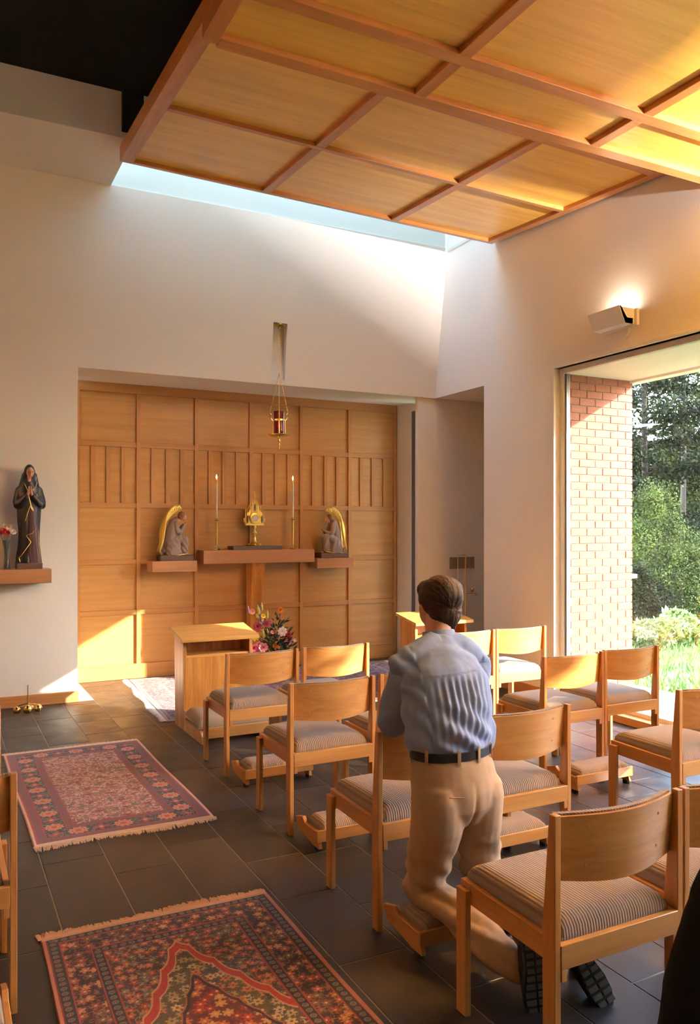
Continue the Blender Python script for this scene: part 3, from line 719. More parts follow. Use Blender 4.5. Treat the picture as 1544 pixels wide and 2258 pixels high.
mb.chain([(sx - .095, sy - .0, z0 + .66), (sx - .115, sy - .03, z0 + .53), (sx - .035, sy - .085, z0 + .60)], [.04, .045, .03]); mb.chain([(sx + .10, sy, z0 + .66), (sx + .125, sy - .03, z0 + .53), (sx + .04, sy - .085, z0 + .60)], [.04, .045, .03])
mb.ball((sx + .008, sy + .012, z0 + .825), (.058, .058, .078)); mb.chain([(sx - .045, sy + .01, z0 + .80), (sx - .07, sy, z0 + .70)], [.025, .03]); mb.chain([(sx + .06, sy + .01, z0 + .80), (sx + .075, sy, z0 + .70)], [.025, .03])
def fold(co, no):
    f = np.sin(co[:, 0] * 95 + 4 * np.sin(co[:, 2] * 5)) * .0035 * np.clip((z0 + .6 - co[:, 2]) * 3, 0, 1); return co + no * f[:, None]
mb.v = [(sx + (p[0] - sx) * .86, p[1], p[2]) for p in mb.v]; put('robe', remeshed(mb, .0065, 2, fold), robe_d, st)
mb = MB(); robe(mb, [(sx + .045, sy - .045, z0, .06, .05, .09, 5, 0), (sx + .03, sy - .05, z0 + .2, .05, .045, .09, 5, .4), (sx + .02, sy - .05, z0 + .42, .04, .04, .05, 5, .7), (sx + .01, sy - .045, z0 + .55, .03, .03, 0, 5, 0)]); mb.build('gown', robe_p, st, smooth=60)
mb = MB(); mb.ball((sx + .010, sy - .028, z0 + .826), (.035, .042, .048)); mb.ball((sx + .010, sy - .046, z0 + .796), (.018, .020, .018)); mb.ball((sx + .014, sy - .071, z0 + .818), (.006, .008, .012)); mb.ball((sx + .012, sy - .066, z0 + .797), (.011, .005, .003)); mb.chain([(sx + .004, sy - .03, z0 + .79), (sx + .002, sy - .036, z0 + .765), (sx, sy - .045, z0 + .745)], [.019, .018, .02])
for q in (-1, 1): MB().ball((sx + .012 + q * .014, sy - .0655, z0 + .829), (.0065, .003, .0035), 8, 6).build('eye', robe_d, st, smooth=60)
for q in (-1, 1): pass
put('face', remeshed(mb, .004, 1), face_m, st)
mb = MB()
for s_ in (-1, 1):
    mb.chain([(sx + s_ * .032, sy - .08, z0 + .59), (sx + s_ * .012, sy - .10, z0 + .64), (sx + s_ * .007, sy - .10, z0 + .69)], [.014, .013, .007]);
    for q in range(4): mb.chain([(sx + s_ * .009, sy - .094 - q * .006, z0 + .64), (sx + s_ * .007, sy - .092 - q * .006, z0 + .70 - .006 * abs(q - 1.5))], [.005, .0035], n=8)
put('hands', remeshed(mb, .003, 1), face_m, st)
for pts in ([(-.04, -.05, .72), (-.02, -.085, .66), (.0, -.105, .56), (.015, -.10, .49), (.03, -.10, .47), (.022, -.10, .50), (.005, -.10, .52), (-.02, -.10, .45), (-.04, -.095, .38)],
            [(.07, -.035, .74), (.05, -.07, .69), (.025, -.085, .66)], [(.06, -.075, .63), (.075, -.085, .57), (.08, -.08, .53)], [(.075, -.06, .30), (.075, -.065, .2), (.085, -.07, .10), (.09, -.075, .0)],
            [(-.03, -.085, .25), (.02, -.095, .27), (.035, -.095, .29)], [(-.03, -.085, .25), (.01, -.09, .19), (-.03, -.09, .13), (-.07, -.08, .07), (-.09, -.07, .05), (-.08, -.085, .01)]):
    MB().tube([(sx + a, sy + b - .004, z0 + c_) for a, b, c_ in pts], .003, 6).build('gold_edging', gold, st, smooth=60)
# vase with flowers beside statue
rr_i = lambda i: ((i * 37) % 10 - 5) / 10
vs = thing('bud_vase', (.565, 7.90, 1.284), 'slim clear vase of red and white blooms beside the dark-robed statue', 'vase')
vg = base('vase_glass', srgb(200, 205, 196), .1); B(vg).inputs['Transmission Weight'].default_value = .8
MB().lathe([(0, 0), (.03, 0), (.026, .02), (.022, .1), (.024, .17), (.034, .25), (.036, .262), (.03, .25), (.018, .16), (.016, .02), (0, .01)], (.565, 7.90, 1.284), 20).build('glass', vg, vs, smooth=60)
leaf_m = base('leaf_green', srgb(70, 90, 48), .6)
def petals(c, r, n, lay=2, up=.5, seed=0, ax=(0, 0, 1)):
    mb = MB(); rr = random.Random(seed); c0_ = Vector(c); c = Vector((0, 0, 0)); Q = Vector((0, 0, 1)).rotation_difference(Vector(ax).normalized())
    for l in range(lay):
        for k in range(n):
            a = 2 * math.pi * (k + .5 * l) / n + rr.uniform(-.1, .1); el = up + .5 * l
            d = Vector((math.cos(a) * math.cos(el), math.sin(a) * math.cos(el), math.sin(el))); s_ = Vector((-math.sin(a), math.cos(a), 0)); q = r * (1 - .25 * l)
            u = d.cross(s_)
            mb.add([c, c + d * q * .5 + s_ * q * .38 + u * q * .1, c + d * q + s_ * q * .2, c + d * q * 1.08, c + d * q - s_ * q * .2, c + d * q * .5 - s_ * q * .38 + u * q * .1], [(0, 1, 2, 3), (0, 3, 4, 5)])
    mb.v = [tuple(c0_ + Q @ Vector(p)) for p in mb.v]
    return mb
C_ = {k: base('petal_' + k, srgb(*v_), .6) for k, v_ in dict(white=(240, 226, 214), red=(178, 34, 44), pink=(228, 150, 160), magenta=(182, 70, 96), yellow=(238, 214, 60), orange=(232, 140, 44), peach=(232, 170, 130), purple=(84, 50, 96), bud=(186, 190, 96)).items()}
for i, (dx, dy, dz, c_) in enumerate(((.02, -.02, .375, 'white'), (.05, -.01, .335, 'white'), (-.03, -.02, .345, 'red'), (.0, -.045, .325, 'red'), (-.06, 0, .33, 'red'), (-.02, .02, .38, 'white'))):
    MB().tube([(.565, 7.9, 1.30), (.565 + dx * .6, 7.9 + dy * .6, 1.284 + dz * .8), (.565 + dx, 7.9 + dy, 1.284 + dz)], .002, 5).build('stem', leaf_m, vs)
    petals((.565 + dx, 7.9 + dy, 1.284 + dz), .030, 8, 3, .35, i, (rr_i(i), -.9, .5)).build('bloom', C_[c_], vs, smooth=60)
mb = MB(); rr = random.Random(2)
for k in range(60): p = Vector((.565 + rr.gauss(0, .045), 7.9 + rr.gauss(0, .03), 1.284 + .40 + rr.gauss(0, .03))); mb.ball(p, .0028, 5, 4)
for k in range(26): p = Vector((.565 + rr.gauss(0, .045), 7.9 + rr.gauss(0, .03), 1.284 + .37 + rr.gauss(0, .03))); mb.tube([(.565, 7.9, 1.55), p], .0008, 3)
mb.build('filler_sprays', base('babys_breath', srgb(200, 186, 170), .8), vs)['kind'] = 'stuff'

def angel(x, s, z, label, arms):
    """s=+1 faces +x"""
    y = 8.875; t = thing('angel_statue', (x, y, z), label, 'statue', 'kneeling angels with golden wings')
    MB().box(x - .185, x + .185, y - .10, y + .10, z, z + .062).build('plinth', fl, t, bev=.003); z += .062
    P = lambda a, b, c_: (x + s * a, y + b, z + c_)
    mb = MB()
    mb.chain([P(-.05, 0, .11), P(-.045, 0, .24), P(-.015, -.0, .35), P(.01, 0, .395)], [(.085, .08), (.072, .07), (.062, .062), (.03, .03)])      # trunk
    mb.chain([P(-.06, -.03, .12), P(.06, -.035, .19), P(.105, -.035, .17)], [.065, .055, .05]); mb.chain([P(.105, -.035, .17), P(.10, -.035, .09), P(.085, -.035, .02)], [.052, .05, .055])
    mb.chain([P(-.05, .03, .09), P(.0, .03, .03), P(-.14, .02, .02)], [.07, .045, .035]); mb.chain([P(-.03, -.02, .1), P(-.03, -.03, .02)], [.085, .10]); mb.chain([P(-.1, 0, .05), P(-.16, 0, .02)], [.05, .025])
    for q in (-1, 1): mb.chain([P(-.0, q * .05, .35), P(.02, q * .066, .25), P(.06, q * .045, .235 if arms else .27), P(.10, q * .015, .26 if arms else .33)], [.03, .03, .028, .018])
    def fd(co, no):
        f = np.sin(co[:, 0] * 110 + co[:, 2] * s * 60 + 3 * np.sin(co[:, 2] * 9)) * .0045 * np.clip((z + .22 - co[:, 2]) * 8, 0, 1); co = co + no * f[:, None]; co[:, 2] = np.maximum(co[:, 2], z); co[:, 0] = x + (co[:, 0] - x) * .94; co[:, 1] = np.clip(y + (co[:, 1] - y) * .9, y - .098, y + .098); return co
    put('robe', remeshed(mb, .006, 1, fd), robe_g, t)
    mb = MB(); h = (.085, .0, .43) if not arms else (.045, 0, .41)
    mb.ball(P(*h), (.04, .038, .046)); mb.chain([P(.01, 0, .375), P(h[0] - .02, 0, h[2] - .02)], [.024, .022]); mb.ball(P(h[0] + .036, 0, h[2] - .006), (.012, .008, .01)); mb.ball(P(h[0] + .02, 0, h[2] - .03), (.02, .022, .02))
    mb.chain([P(.10, .0, .265 if arms else .335), P(.13, 0, .285 if arms else .36)], [(.014, .018), (.008, .012)])
    put('head_and_hands', remeshed(mb, .004, 1), face_m, t)
    mb = MB(); mb.ball(P(h[0] - .012, 0, h[2] + .01), (.044, .044, .046)); mb.ball(P(h[0] - .03, 0, h[2] - .01), (.03, .04, .035))
    put('hair', remeshed(mb, .004, 0, lambda co, no: co + no * (np.sin(co[:, 2] * 420 + 3 * np.sin(co[:, 0] * 200)) * .0018)[:, None]), base('statue_hair', srgb(128, 82, 40), .5) if 'statue_hair' not in MATS else MATS['statue_hair'], t)
    MB().tube([P(.13, -.06, .04), P(.11, -.09, .015), P(.02, -.10, .0), P(-.08, -.08, .0), P(-.14, -.05, .0)], .0045, 6).build('gold_hem', gold, t, smooth=60)
    MB().chain([P(.12, -.03, .012), P(.15, -.03, .008)], [.016, .01], n=8).build('foot', face_m, t, smooth=60); MB().chain([P(-.16, .0, .025), P(-.175, .0, .05)], [.018, .012], n=8).build('foot', face_m, t, smooth=60)
    # wings
    for q in (-1, 1):
        wy = q * .035; mb = MB()
        tip = [(.055, .52), (.02, .545), (-.03, .53), (-.085, .47), (-.115, .38), (-.13, .27), (-.155, .14), (-.185, .04)]
        mb.chain([P(a, wy * (1 + .4 * i / 7), c_) for i, (a, c_) in enumerate(tip)], [(.010, .008)] + [(.013, .009)] * 4 + [(.012, .008), (.010, .006), (.005, .004)], n=8)
        for row, (cnt, a0, ln, wd) in enumerate(((15, 0, .20, .024), (14, .0, .14, .022), (13, .1, .085, .018))):
            for k in range(cnt):
                f = k / (cnt - 1); i = f * 5.2; j = int(i); u_ = i - j; a = tip[j][0] * (1 - u_) + tip[j + 1][0] * u_; c_ = tip[j][1] * (1 - u_) + tip[j + 1][1] * u_
                dirx, dirz = (-.75 + .6 * f, -1); l_ = ln * (1 - .25 * abs(f - .5)) * min(1, .10 + f * 2.4); 
                p0 = P(a, wy + q * .002 * row, c_); pe = (p0[0] + s * dirx * l_, p0[1], p0[2] + dirz * l_)
                mb.chain([p0, ((p0[0] + pe[0]) / 2, p0[1] - .002, (p0[2] + pe[2]) / 2), pe], [(wd * .62, .006), (wd * .68, .006 + .002 * row), (.004, .002)], n=6, sub=2)
        mb.build('wing', gold, t, smooth=50)
angel(2.36, 1, 1.297, 'grey-robed angel kneeling with head bowed right, hands near its face', False)
angel(4.29, -1, 1.297, 'grey-robed angel kneeling towards the left with hands held forward', True)

# ------------------------------------------------------------------ flowers by the altar
fa = thing('flower_arrangement', (3.30, 8.2, 0), 'large mixed bouquet on the floor before the altar post', 'flowers')
MB().lathe([(0, 0), (.11, 0), (.14, .1), (.16, .24), (.15, .26), (0, .24)], (3.30, 8.2, 0), 20).build('pot', base('green_pot', srgb(60, 58, 44), .6), fa, smooth=50)
def fpt(px, py, dy=0):
    u = (px - 772) / 1782; vv = (1166 - py) / 1782; r_ = Vector((math.sin(YAW) + u * math.cos(YAW), math.cos(YAW) - u * math.sin(YAW), vv)); return Vector((0, 0, 1.65)) + r_ * ((8.15 + dy) / r_.y)
rr = random.Random(5)
for i, (px, py, c_, r_) in enumerate(((563, 1403, 'yellow', .05), (556, 1349, 'peach', .032), (568, 1383, 'magenta', .055), (579, 1375, 'white', .045), (587, 1376, 'magenta', .045), (619, 1346, 'orange', .038), (623, 1393, 'white', .05), (634, 1401, 'red', .042), (635, 1414, 'pink', .06), (609, 1424, 'orange', .038), (590, 1423, 'red', .035), (580, 1428, 'pink', .055), (570, 1438, 'pink', .045), (572, 1422, 'pink', .04), (580, 1359, 'yellow', .03), (570, 1358, 'bud', .03), (560, 1430, 'magenta', .04), (600, 1395, 'pink', .025), (650, 1412, 'white', .018), (597, 1371, 'pink', .025))):
    p = fpt(px, py, rr.uniform(-.08, .08)); MB().tube([(3.30, 8.2, .2), (p + Vector((3.3, 8.2, .3))) / 2 + Vector((0, 0, .03)), p], .003, 5).build('stem', leaf_m, fa)
    petals(p, r_ * 1.05, 8, 4, .1 + .25 * (i % 3), i, (-.35 + rr_i(i), -.9, .35 + .3 * rr_i(i * 3))).build('bloom', C_[c_], fa, smooth=60)
for px, py, px2, py2, c_, r_ in ((575, 1370, 571, 1328, 'purple', .010), (607, 1412, 621, 1368, 'purple', .010), (549, 1352, 547, 1336, 'purple', .008), (572, 1352, 569, 1335, 'bud', .014), (578, 1344, 577, 1330, 'bud', .012), (590, 1362, 590, 1347, 'bud', .013), (622, 1386, 626, 1375, 'bud', .01), (582, 1404, 580, 1388, 'bud', .014), (592, 1398, 589, 1386, 'bud', .01)):
    MB().chain([fpt(px, py), fpt((px + px2) / 2, (py + py2) / 2), fpt(px2, py2)], [r_, r_ * 1.1, r_ * .4], n=8).build('bud', C_[c_], fa, smooth=60)
mb = MB()
for k in range(330):
    a = rr.uniform(0, 2 * math.pi); ph = rr.uniform(.0, 1); rad = rr.uniform(.04, .22) * (1 - .45 * ph); c = Vector((3.30 + rad * math.cos(a), 8.2 + rad * math.sin(a), .25 + .48 * ph * rr.random() ** .5))
    d = Vector((math.cos(a), math.sin(a), rr.uniform(.2, 1.3))).normalized() * rr.uniform(.04, .09); s_ = d.cross(Vector((rr.uniform(-1, 1), rr.uniform(-1, 1), .5))).normalized() * .014
    mb.add([c, c + d * .4 + s_, c + d, c + d * .4 - s_], [(0, 1, 2, 3)])
mb.build('foliage', base('bouquet_leaf', srgb(44, 56, 34), .5), fa)['kind'] = 'stuff'

# small bells on the floor
bs = thing('altar_bells', (.73, 7.77, 0), 'cluster of shiny brass hand bells on the slate floor by the baseboard', 'bells')
for dx, dy, q in ((-.09, .03, .034), (0, 0, .042), (.09, .03, .036), (.03, .08, .03)):
    MB().lathe([(0, 0), (q * .8, 0), (q, q * .5), (q * .95, q), (q * .7, q * 1.5), (q * .25, q * 1.85), (0, q * 1.9)], (.73 + dx, 7.77 + dy, .0), 16).build('bell', brass, bs, smooth=50)
MB().tube([(.73, 7.77, .07), (.73, 7.77, .25)], .005, 8).tube([(.64, 7.80, .06), (.73, 7.77, .085), (.82, 7.80, .06)], .005, 6).build('handle', brass, bs, smooth=50)

# passage fittings
sw = thing('switch_plate', (5.64, YF, 1.24), 'grey triple switch plate behind the brass rod in the side passage', 'switch plate')
pl = base('plate_tan', srgb(150, 124, 104), .5)
for k in range(3):
    p = MB().box(5.462 + k * .123, 5.575 + k * .123, YF - .008, YF, 1.17, 1.31).build('cover', pl, sw, bev=.002); MB().box(5.51 + k * .123, 5.527 + k * .123, YF - .016, YF - .008, 1.22, 1.26).build('toggle', pl, p)
ro = thing('processional_rod', (5.60, 7.93, 0), 'thin polished brass rod stand with a crossbar at the top', 'brass stand')
MB().tube([(5.60, 7.93, .02), (5.60, 7.93, 1.34)], .009, 8).build('rod', brass, ro, smooth=50); MB().tube([(5.49, 7.93, 1.335), (5.60, 7.93, 1.34)], .004, 6).tube([(5.49, 7.93, 1.335), (5.49, 7.93, .9)], .003, 6).build('cross_arm', brass, ro, smooth=50)
MB().lathe([(0, 0), (.11, 0), (.11, .02), (.02, .04), (0, .04)], (5.60, 7.93, 0), 20).build('foot', brass, ro, smooth=40)
kb = MB().ball((5.70, 7.93, .92), (.022, .022, .026)); kb.tube([(5.60, 7.93, .88), (5.70, 7.93, .885), (5.75, 7.93, .87)], .006, 6); kb.ball((5.755, 7.93, .865), (.02, .012, .014)); kb.build('candle_cup', brass, ro, smooth=50)

# wall uplights
glow = base('bulb_glow', (1, .9, .7), .5, Emission_Color=(1, .72, .38, 1), Emission_Strength=2.5)
def uplight(yc, side, label, power=9, z=0.0):
    X = X0 if side > 0 else -4.4; q = side
    up_ = thing('wall_uplight', (X, yc, 3.38 + z), label, 'wall lamp', 'wall uplights'); f = lambda a: X - q * (5.25 - a)
    def pr(poly, y0, y1, nm, m, bev=0): MB().prism([(f(a), b + z) for a, b in poly], yc + y0, yc + y1, 'y').build(nm, m, up_, bev=bev)
    pr([(5.02, 3.50), (5.045, 3.50), (5.11, 3.41), (5.18, 3.41), (5.18, 3.36), (5.09, 3.36)], -.17, .20, 'shade', white, .002)
    for yy in (-.17, .192): pr([(5.03, 3.49), (5.22, 3.49), (5.22, 3.36), (5.09, 3.36)], yy, yy + .008, 'end_plate', white)
    pr([(5.19, 3.35), (5.22, 3.35), (5.22, 3.49), (5.19, 3.49)], -.20, .23, 'reflector', white, .002)
    mb = MB(); mb.rings([[(f(xx), yc - .02 + .06 * math.cos(2 * math.pi * k / 20), 3.345 + z + .06 * math.sin(2 * math.pi * k / 20)) for k in range(20)] for xx in (5.215, 5.25)]); mb.build('wall_mount', white, up_, smooth=40)
    pr([(5.12, 3.43), (5.17, 3.43), (5.17, 3.47), (5.12, 3.47)], -.10, .10, 'bulb', glow)
    ld = bpy.data.lights.new('uplight_lamp', 'AREA'); ld.shape = 'RECTANGLE'; ld.size = .10; ld.size_y = .26; ld.energy = power; ld.color = (1, .95, .93); lo = bpy.data.objects.new('uplight_lamp', ld); COL.objects.link(lo)
    lo.parent = up_; lo.location = (-q * .10, 0, .115); lo.rotation_euler = (math.pi, q * .45, 0)
uplight(5.1, 1, 'white angular uplight on the wall above the big window', .4)
uplight(1.6, 1, 'unseen white uplight added over the near window to light the room', 900); uplight(-1.8, 1, 'unseen white uplight added at the back of the window wall as fill', 240)  # both out of view, added to fill the room with light
uplight(5.6, -1, 'unseen white uplight added on the far left wall as fill', 260); uplight(1.6, -1, 'unseen white uplight added midway along the left wall as fill', 10); uplight(-2, -1, 'unseen white uplight added at the back of the left wall as fill')  # out of view too, added to lift the upper left walls

# ------------------------------------------------------------------ rugs
def rugmat(name):
    m = base(name, (.5, .5, .5), .95, spec=.1); at = N(m, 'ShaderNodeAttribute', attribute_name='Col'); L(m, at.outputs['Color'], B(m).inputs['Base Color'])
    bump(m, noise(m, coords(m, (1, 1, 1), False), 350, 2), .5, .003); B(m).inputs['Sheen Weight'].default_value = .15; return m
def s2l(c): c = np.clip(c, 0, 255) / 255; return np.where(c <= .04045, c / 12.92, ((c + .055) / 1.055) ** 2.4)
def put_c(col, m, c): col[m] = np.array(c, float)
def rug(name, x0, x1, y0, y1, step, pat, label, fr_ends='y', fcol=(206, 176, 150), rot=0, wob=.004):
    nx = int((x1 - x0) / step); ny = int((y1 - y0) / step); u = np.linspace(0, x1 - x0, nx + 1); v_ = np.linspace(0, y1 - y0, ny + 1)
    U, V = np.meshgrid(u, v_); cxm, cym = (x0 + x1) / 2, (y0 + y1) / 2
    t = thing(name, (cxm, cym, 0), label, 'rug', 'patterned oriental rugs'); t.rotation_euler = (0, 0, rot)
    X = U - (x1 - x0) / 2 + wob * np.sin(V * 4.1); Y = V - (y1 - y0) / 2 + wob * np.sin(U * 5.3)
    Z = np.full_like(X, .009) + .0008 * vnoise(U * 6, V * 6); e = (np.minimum.reduce([U, (x1 - x0) - U, V, (y1 - y0) - V]) < step * .5); Z[e] = .001
    me = bpy.data.meshes.new('pile'); nv = X.size; me.vertices.add(nv)
    co = np.stack([X, Y, Z], -1).astype(np.float32).ravel(); me.vertices.foreach_set('co', co)
    i = np.arange(nx * ny); r_ = i // nx; c_ = i % nx; a = r_ * (nx + 1) + c_; F = np.stack([a, a + 1, a + nx + 2, a + nx + 1], -1).astype(np.int32)
    me.loops.add(F.size); me.loops.foreach_set('vertex_index', F.ravel()); me.polygons.add(len(F)); me.polygons.foreach_set('loop_start', (np.arange(len(F)) * 4).astype(np.int32)); me.update(calc_edges=True)
    col = pat(U, V, x1 - x0, y1 - y0); ca = me.color_attributes.new('Col', 'FLOAT_COLOR', 'POINT'); q = np.ones((nv, 4), np.float32); q[:, :3] = s2l(col.reshape(-1, 3)) * .78; ca.data.foreach_set('color', q.ravel())
    me.materials.append(rugmat(name + '_pile')); me.shade_smooth(); o = bpy.data.objects.new('pile', me); COL.objects.link(o); o.parent = t
    rr = random.Random(int(x0 * 100)); fm = base('fringe', srgb(*fcol), .9, spec=.1); W_, H_ = x1 - x0, y1 - y0
    for sgn in (-1, 1):
        mb = MB(); Ln = W_ if fr_ends == 'y' else H_; n = int(Ln / .0035)
        for k in range(n):
            p = -Ln / 2 + Ln * k / n; l_ = .058 + rr.uniform(-.016, .012) + .012 * math.sin(p * 9); d = rr.uniform(-.014, .014); w_ = .0046
            pts = [(p - w_, 0, .007), (p + w_, 0, .007), (p + d * .6 + w_, l_ * .6, .008 + rr.uniform(0, .004)), (p + d * .6 - w_, l_ * .6, .008), (p + d + .001, l_, .002), (p + d - .001, l_, .002)]
            off = (H_ if fr_ends == 'y' else W_) / 2 - .004
            for a_, b_, c_ in [tuple(q_) for q_ in pts]:
                pass
            if fr_ends == 'y': Vv = [(a_, sgn * (off + b_) + wob * math.sin((a_ + W_ / 2) * 5.3), c_) for a_, b_, c_ in pts]
            else: Vv = [(sgn * (off + b_), a_, c_) for a_, b_, c_ in pts]
            mb.add(Vv, [(0, 1, 2, 3), (3, 2, 4, 5)])
        me2 = bpy.data.meshes.new('fringe'); me2.from_pydata(mb.v, [], mb.f); me2.materials.append(fm); o2 = bpy.data.objects.new('fringe', me2); COL.objects.link(o2); o2.parent = t; o2['kind'] = 'stuff'
def bands(U, V, W_, H_):
    d = np.minimum.reduce([U, W_ - U, V, H_ - V]); side = np.minimum(U, W_ - U) < np.minimum(V, H_ - V); s = np.where(side, V, U); Ln = np.where(side, H_, W_); return d, s, Ln, side
def pat1(U, V, W_, H_):
    col = np.zeros(U.shape + (3,)); d, s, Ln, side = bands(U, V, W_, H_)
    f = fbm(U * 42, V * 42, 0, 3, 3); f2 = fbm(U * 42 + 50, V * 42, 0, 8, 3); g_ = fbm(U * 9, V * 9, 0, 5, 2)
    col[:] = (140, 82, 72); put_c(col, f2 > .58, (152, 96, 84)); put_c(col, np.abs(f - .5) < .055, (214, 178, 158)); put_c(col, (np.abs(f2 - .47) < .03), (196, 150, 134)); put_c(col, (f > .66), (110, 100, 98))
    a, b, c_ = cells(U, V, .155, 4, .35); tri = (np.abs(a * np.cos(c_)) * .155 < (.022 + (a * np.sin(c_)) * .155) * .9) & (a * np.sin(c_) * .155 < .012) & (a * np.sin(c_) * .155 > -.022); put_c(col, tri, (134, 52, 44))
    gb = (d < .235); put_c(col, gb, (96, 84, 92)); q = np.sin(s * 2 * np.pi / .022 + d * 120); put_c(col, gb & (q > .1), (134, 62, 58)); put_c(col, (d > .225) & (d < .235), (150, 60, 54)); put_c(col, (d > .185) & (d < .195), (150, 58, 52))
    mb_ = (d > .075) & (d < .185); put_c(col, mb_, (44, 42, 50)); n1 = fbm(U * 60, V * 60, 0, 12, 2); put_c(col, mb_ & (np.abs(n1 - .5) < .06), (112, 120, 116))
    per = Ln / np.round(Ln / .24); ph = np.mod(s + per * .5, per) - per * .5; dd = (d - .13); r_ = np.hypot(ph, dd * 1.05); an = np.arctan2(dd, ph); put_c(col, mb_ & (r_ < .050 * (1 + .12 * np.cos(an * 10))), (212, 140, 112)); put_c(col, mb_ & (r_ < .018), (176, 84, 70)); put_c(col, mb_ & (np.abs(r_ - .034) < .004), (186, 110, 88))
    ph2 = np.mod(s, per) - per * .5; r2 = np.hypot(ph2, dd); an2 = np.arctan2(dd, ph2); put_c(col, mb_ & (r2 < .034 * (1 + .35 * np.cos(an2 * 4))), (158, 74, 66)); put_c(col, mb_ & (r2 < .012), (210, 160, 130))
    put_c(col, (d > .068) & (d < .077), (150, 60, 54)); put_c(col, (d > .02) & (d < .03), (158, 66, 60)); put_c(col, d < .018, (222, 180, 160)); put_c(col, np.minimum(V, H_ - V) < .022, (222, 190, 168))
    return col + 10 * (vnoise(U * 300, V * 300)[..., None] - .5)
def flowers_layer(col, m, U, V, sc, seed, c_petal, c_core, c_bg=None, thr=.36, n=5):
    a, b, c_ = cells(U, V, sc, seed, .75); pet = a < thr * (1 + .28 * np.cos(c_ * n + b * 6))
    if c_bg is not None: put_c(col, m, c_bg)
    for k, c1 in enumerate(c_petal): put_c(col, m & pet & (np.floor(b * len(c_petal)) == k), c1)
    put_c(col, m & (a < thr * .3), c_core); put_c(col, m & (np.abs(a - thr * 1.28) < .045), tuple(x * .55 for x in c_petal[0]))
def pat2(U, V, W_, H_):
    col = np.zeros(U.shape + (3,)); d, s, Ln, side = bands(U, V, W_, H_); cu, cv = U - W_ / 2, V - H_ / 2
    allm = d > -1
    flowers_layer(col, allm, U, V, .042, 21, [(180, 84, 50), (162, 60, 42), (116, 100, 74), (188, 112, 64)], (210, 160, 100), (74, 52, 42)); vn = fbm(U * 50, V * 50, 0, 31, 2); put_c(col, (np.abs(vn - .5) < .035), (138, 124, 96))
    au, av = np.abs(cu), np.abs(cv); ang = au / .30 + av / .66
    sc_ = .055 * np.abs(np.sin((au - av * .45) * 26)); f = ang + sc_
    inner = f < 1.0
    flowers_layer(col, inner, U, V, .05, 33, [(186, 160, 104), (166, 142, 92), (206, 170, 116), (196, 120, 74)], (120, 60, 44), (88, 72, 50), .38, 6); put_c(col, inner & (np.abs(vn - .52) < .03), (58, 50, 44))
    put_c(col, (f > .985) & (f < 1.085), (176, 56, 40)); put_c(col, (f > 1.085) & (f < 1.11), (208, 150, 96)); put_c(col, (f > .965) & (f < .985), (206, 160, 104))
    g_ = au / .17 + av / .40 + .05 * np.abs(np.sin((au - av * .5) * 34)); put_c(col, (g_ < 1.1), (44, 30, 34)); flowers_layer(col, g_ < 1.0, U, V, .046, 45, [(196, 108, 56), (178, 62, 42), (204, 148, 84), (150, 52, 40)], (224, 176, 96), (92, 34, 32), .42, 6); put_c(col, (g_ > 1.08) & (g_ < 1.11), (180, 96, 60))
    bd = d < .215; put_c(col, bd, (50, 34, 32)); mainb = (d > .068) & (d < .165); flowers_layer(col, mainb, U, V, .048, 57, [(178, 96, 58), (150, 66, 48), (196, 130, 80), (112, 84, 60)], (206, 168, 116), (48, 30, 28), .36, 5); put_c(col, mainb & (np.abs(vn - .5) < .03), (140, 92, 64))
    for a_, b_ in ((.06, .068), (.165, .173), (.208, .216)): put_c(col, (d > a_) & (d < b_), (156, 62, 48))
    for c0, w_ in ((.04, .018), (.19, .016)):
        ph = np.mod(s, .034) - .017; r_ = np.hypot(ph, d - c0); put_c(col, (np.abs(r_ - .009) < .003), (112, 104, 88)); put_c(col, r_ < .004, (150, 80, 60))
    put_c(col, d < .018, (190, 120, 92)); put_c(col, (d > .018) & (d < .022), (120, 44, 40)); put_c(col, np.minimum(V, H_ - V) < .024, (206, 150, 118))
    return col + 12 * (vnoise(U * 300, V * 300)[..., None] - .5)
def pat3(U, V, W_, H_):
    col = np.zeros(U.shape + (3,)); d, s, Ln, side = bands(U, V, W_, H_); f = fbm(U * 22, V * 22, 0, 3, 3); f2 = fbm(U * 25 + 9, V * 25, 0, 7, 2)
    col[:] = (110, 58, 62); put_c(col, f > .55, (78, 58, 78)); put_c(col, np.abs(f2 - .5) < .06, (160, 130, 126)); put_c(col, (d < .30), (70, 52, 66)); put_c(col, (d < .30) & (f > .52), (128, 74, 72)); put_c(col, (d < .3) & (np.abs(f2 - .5) < .05), (170, 146, 138))
    for a_ in (.06, .28): put_c(col, (np.abs(d - a_) < .012), (150, 120, 116))
    put_c(col, d < .03, (196, 176, 160)); return col
rug('oriental_rug', .435, 1.405, 4.46, 6.36, .004, pat1, 'faded pink oriental rug with cream fringes in the middle of the slate floor', fcol=(214, 184, 160), rot=R1(.6))
rug('oriental_rug', .365, 1.325, 1.55, 3.435, .003, pat2, 'dark red oriental rug with scalloped centre in the foreground', fcol=(206, 160, 124))
rug('oriental_rug', 1.80, 4.92, 6.78, 8.86, .012, pat3, 'wide purple oriental rug under the prayer desks before the altar', fr_ends='x', fcol=(220, 205, 190), rot=R1(-3))

# ------------------------------------------------------------------ kneeling man
pr = thing('person', (1.81, 2.6, 0), 'kneeling man in light blue shirt and khaki trousers, seen from behind', 'person')
sm_ = MB()   # body
HEAD = Vector((1.885, 2.865, 1.335))
body = MB()
body.chain([(1.80, 2.63, .64), (1.80, 2.66, .80), (1.815, 2.72, .98), (1.83, 2.77, 1.12)], [(.13, .09), (.12, .085), (.15, .095), (.12, .08)])
body.chain([(1.835, 2.775, 1.14), (1.85, 2.81, 1.22), (1.865, 2.84, 1.28)], [.062, .055, .05])
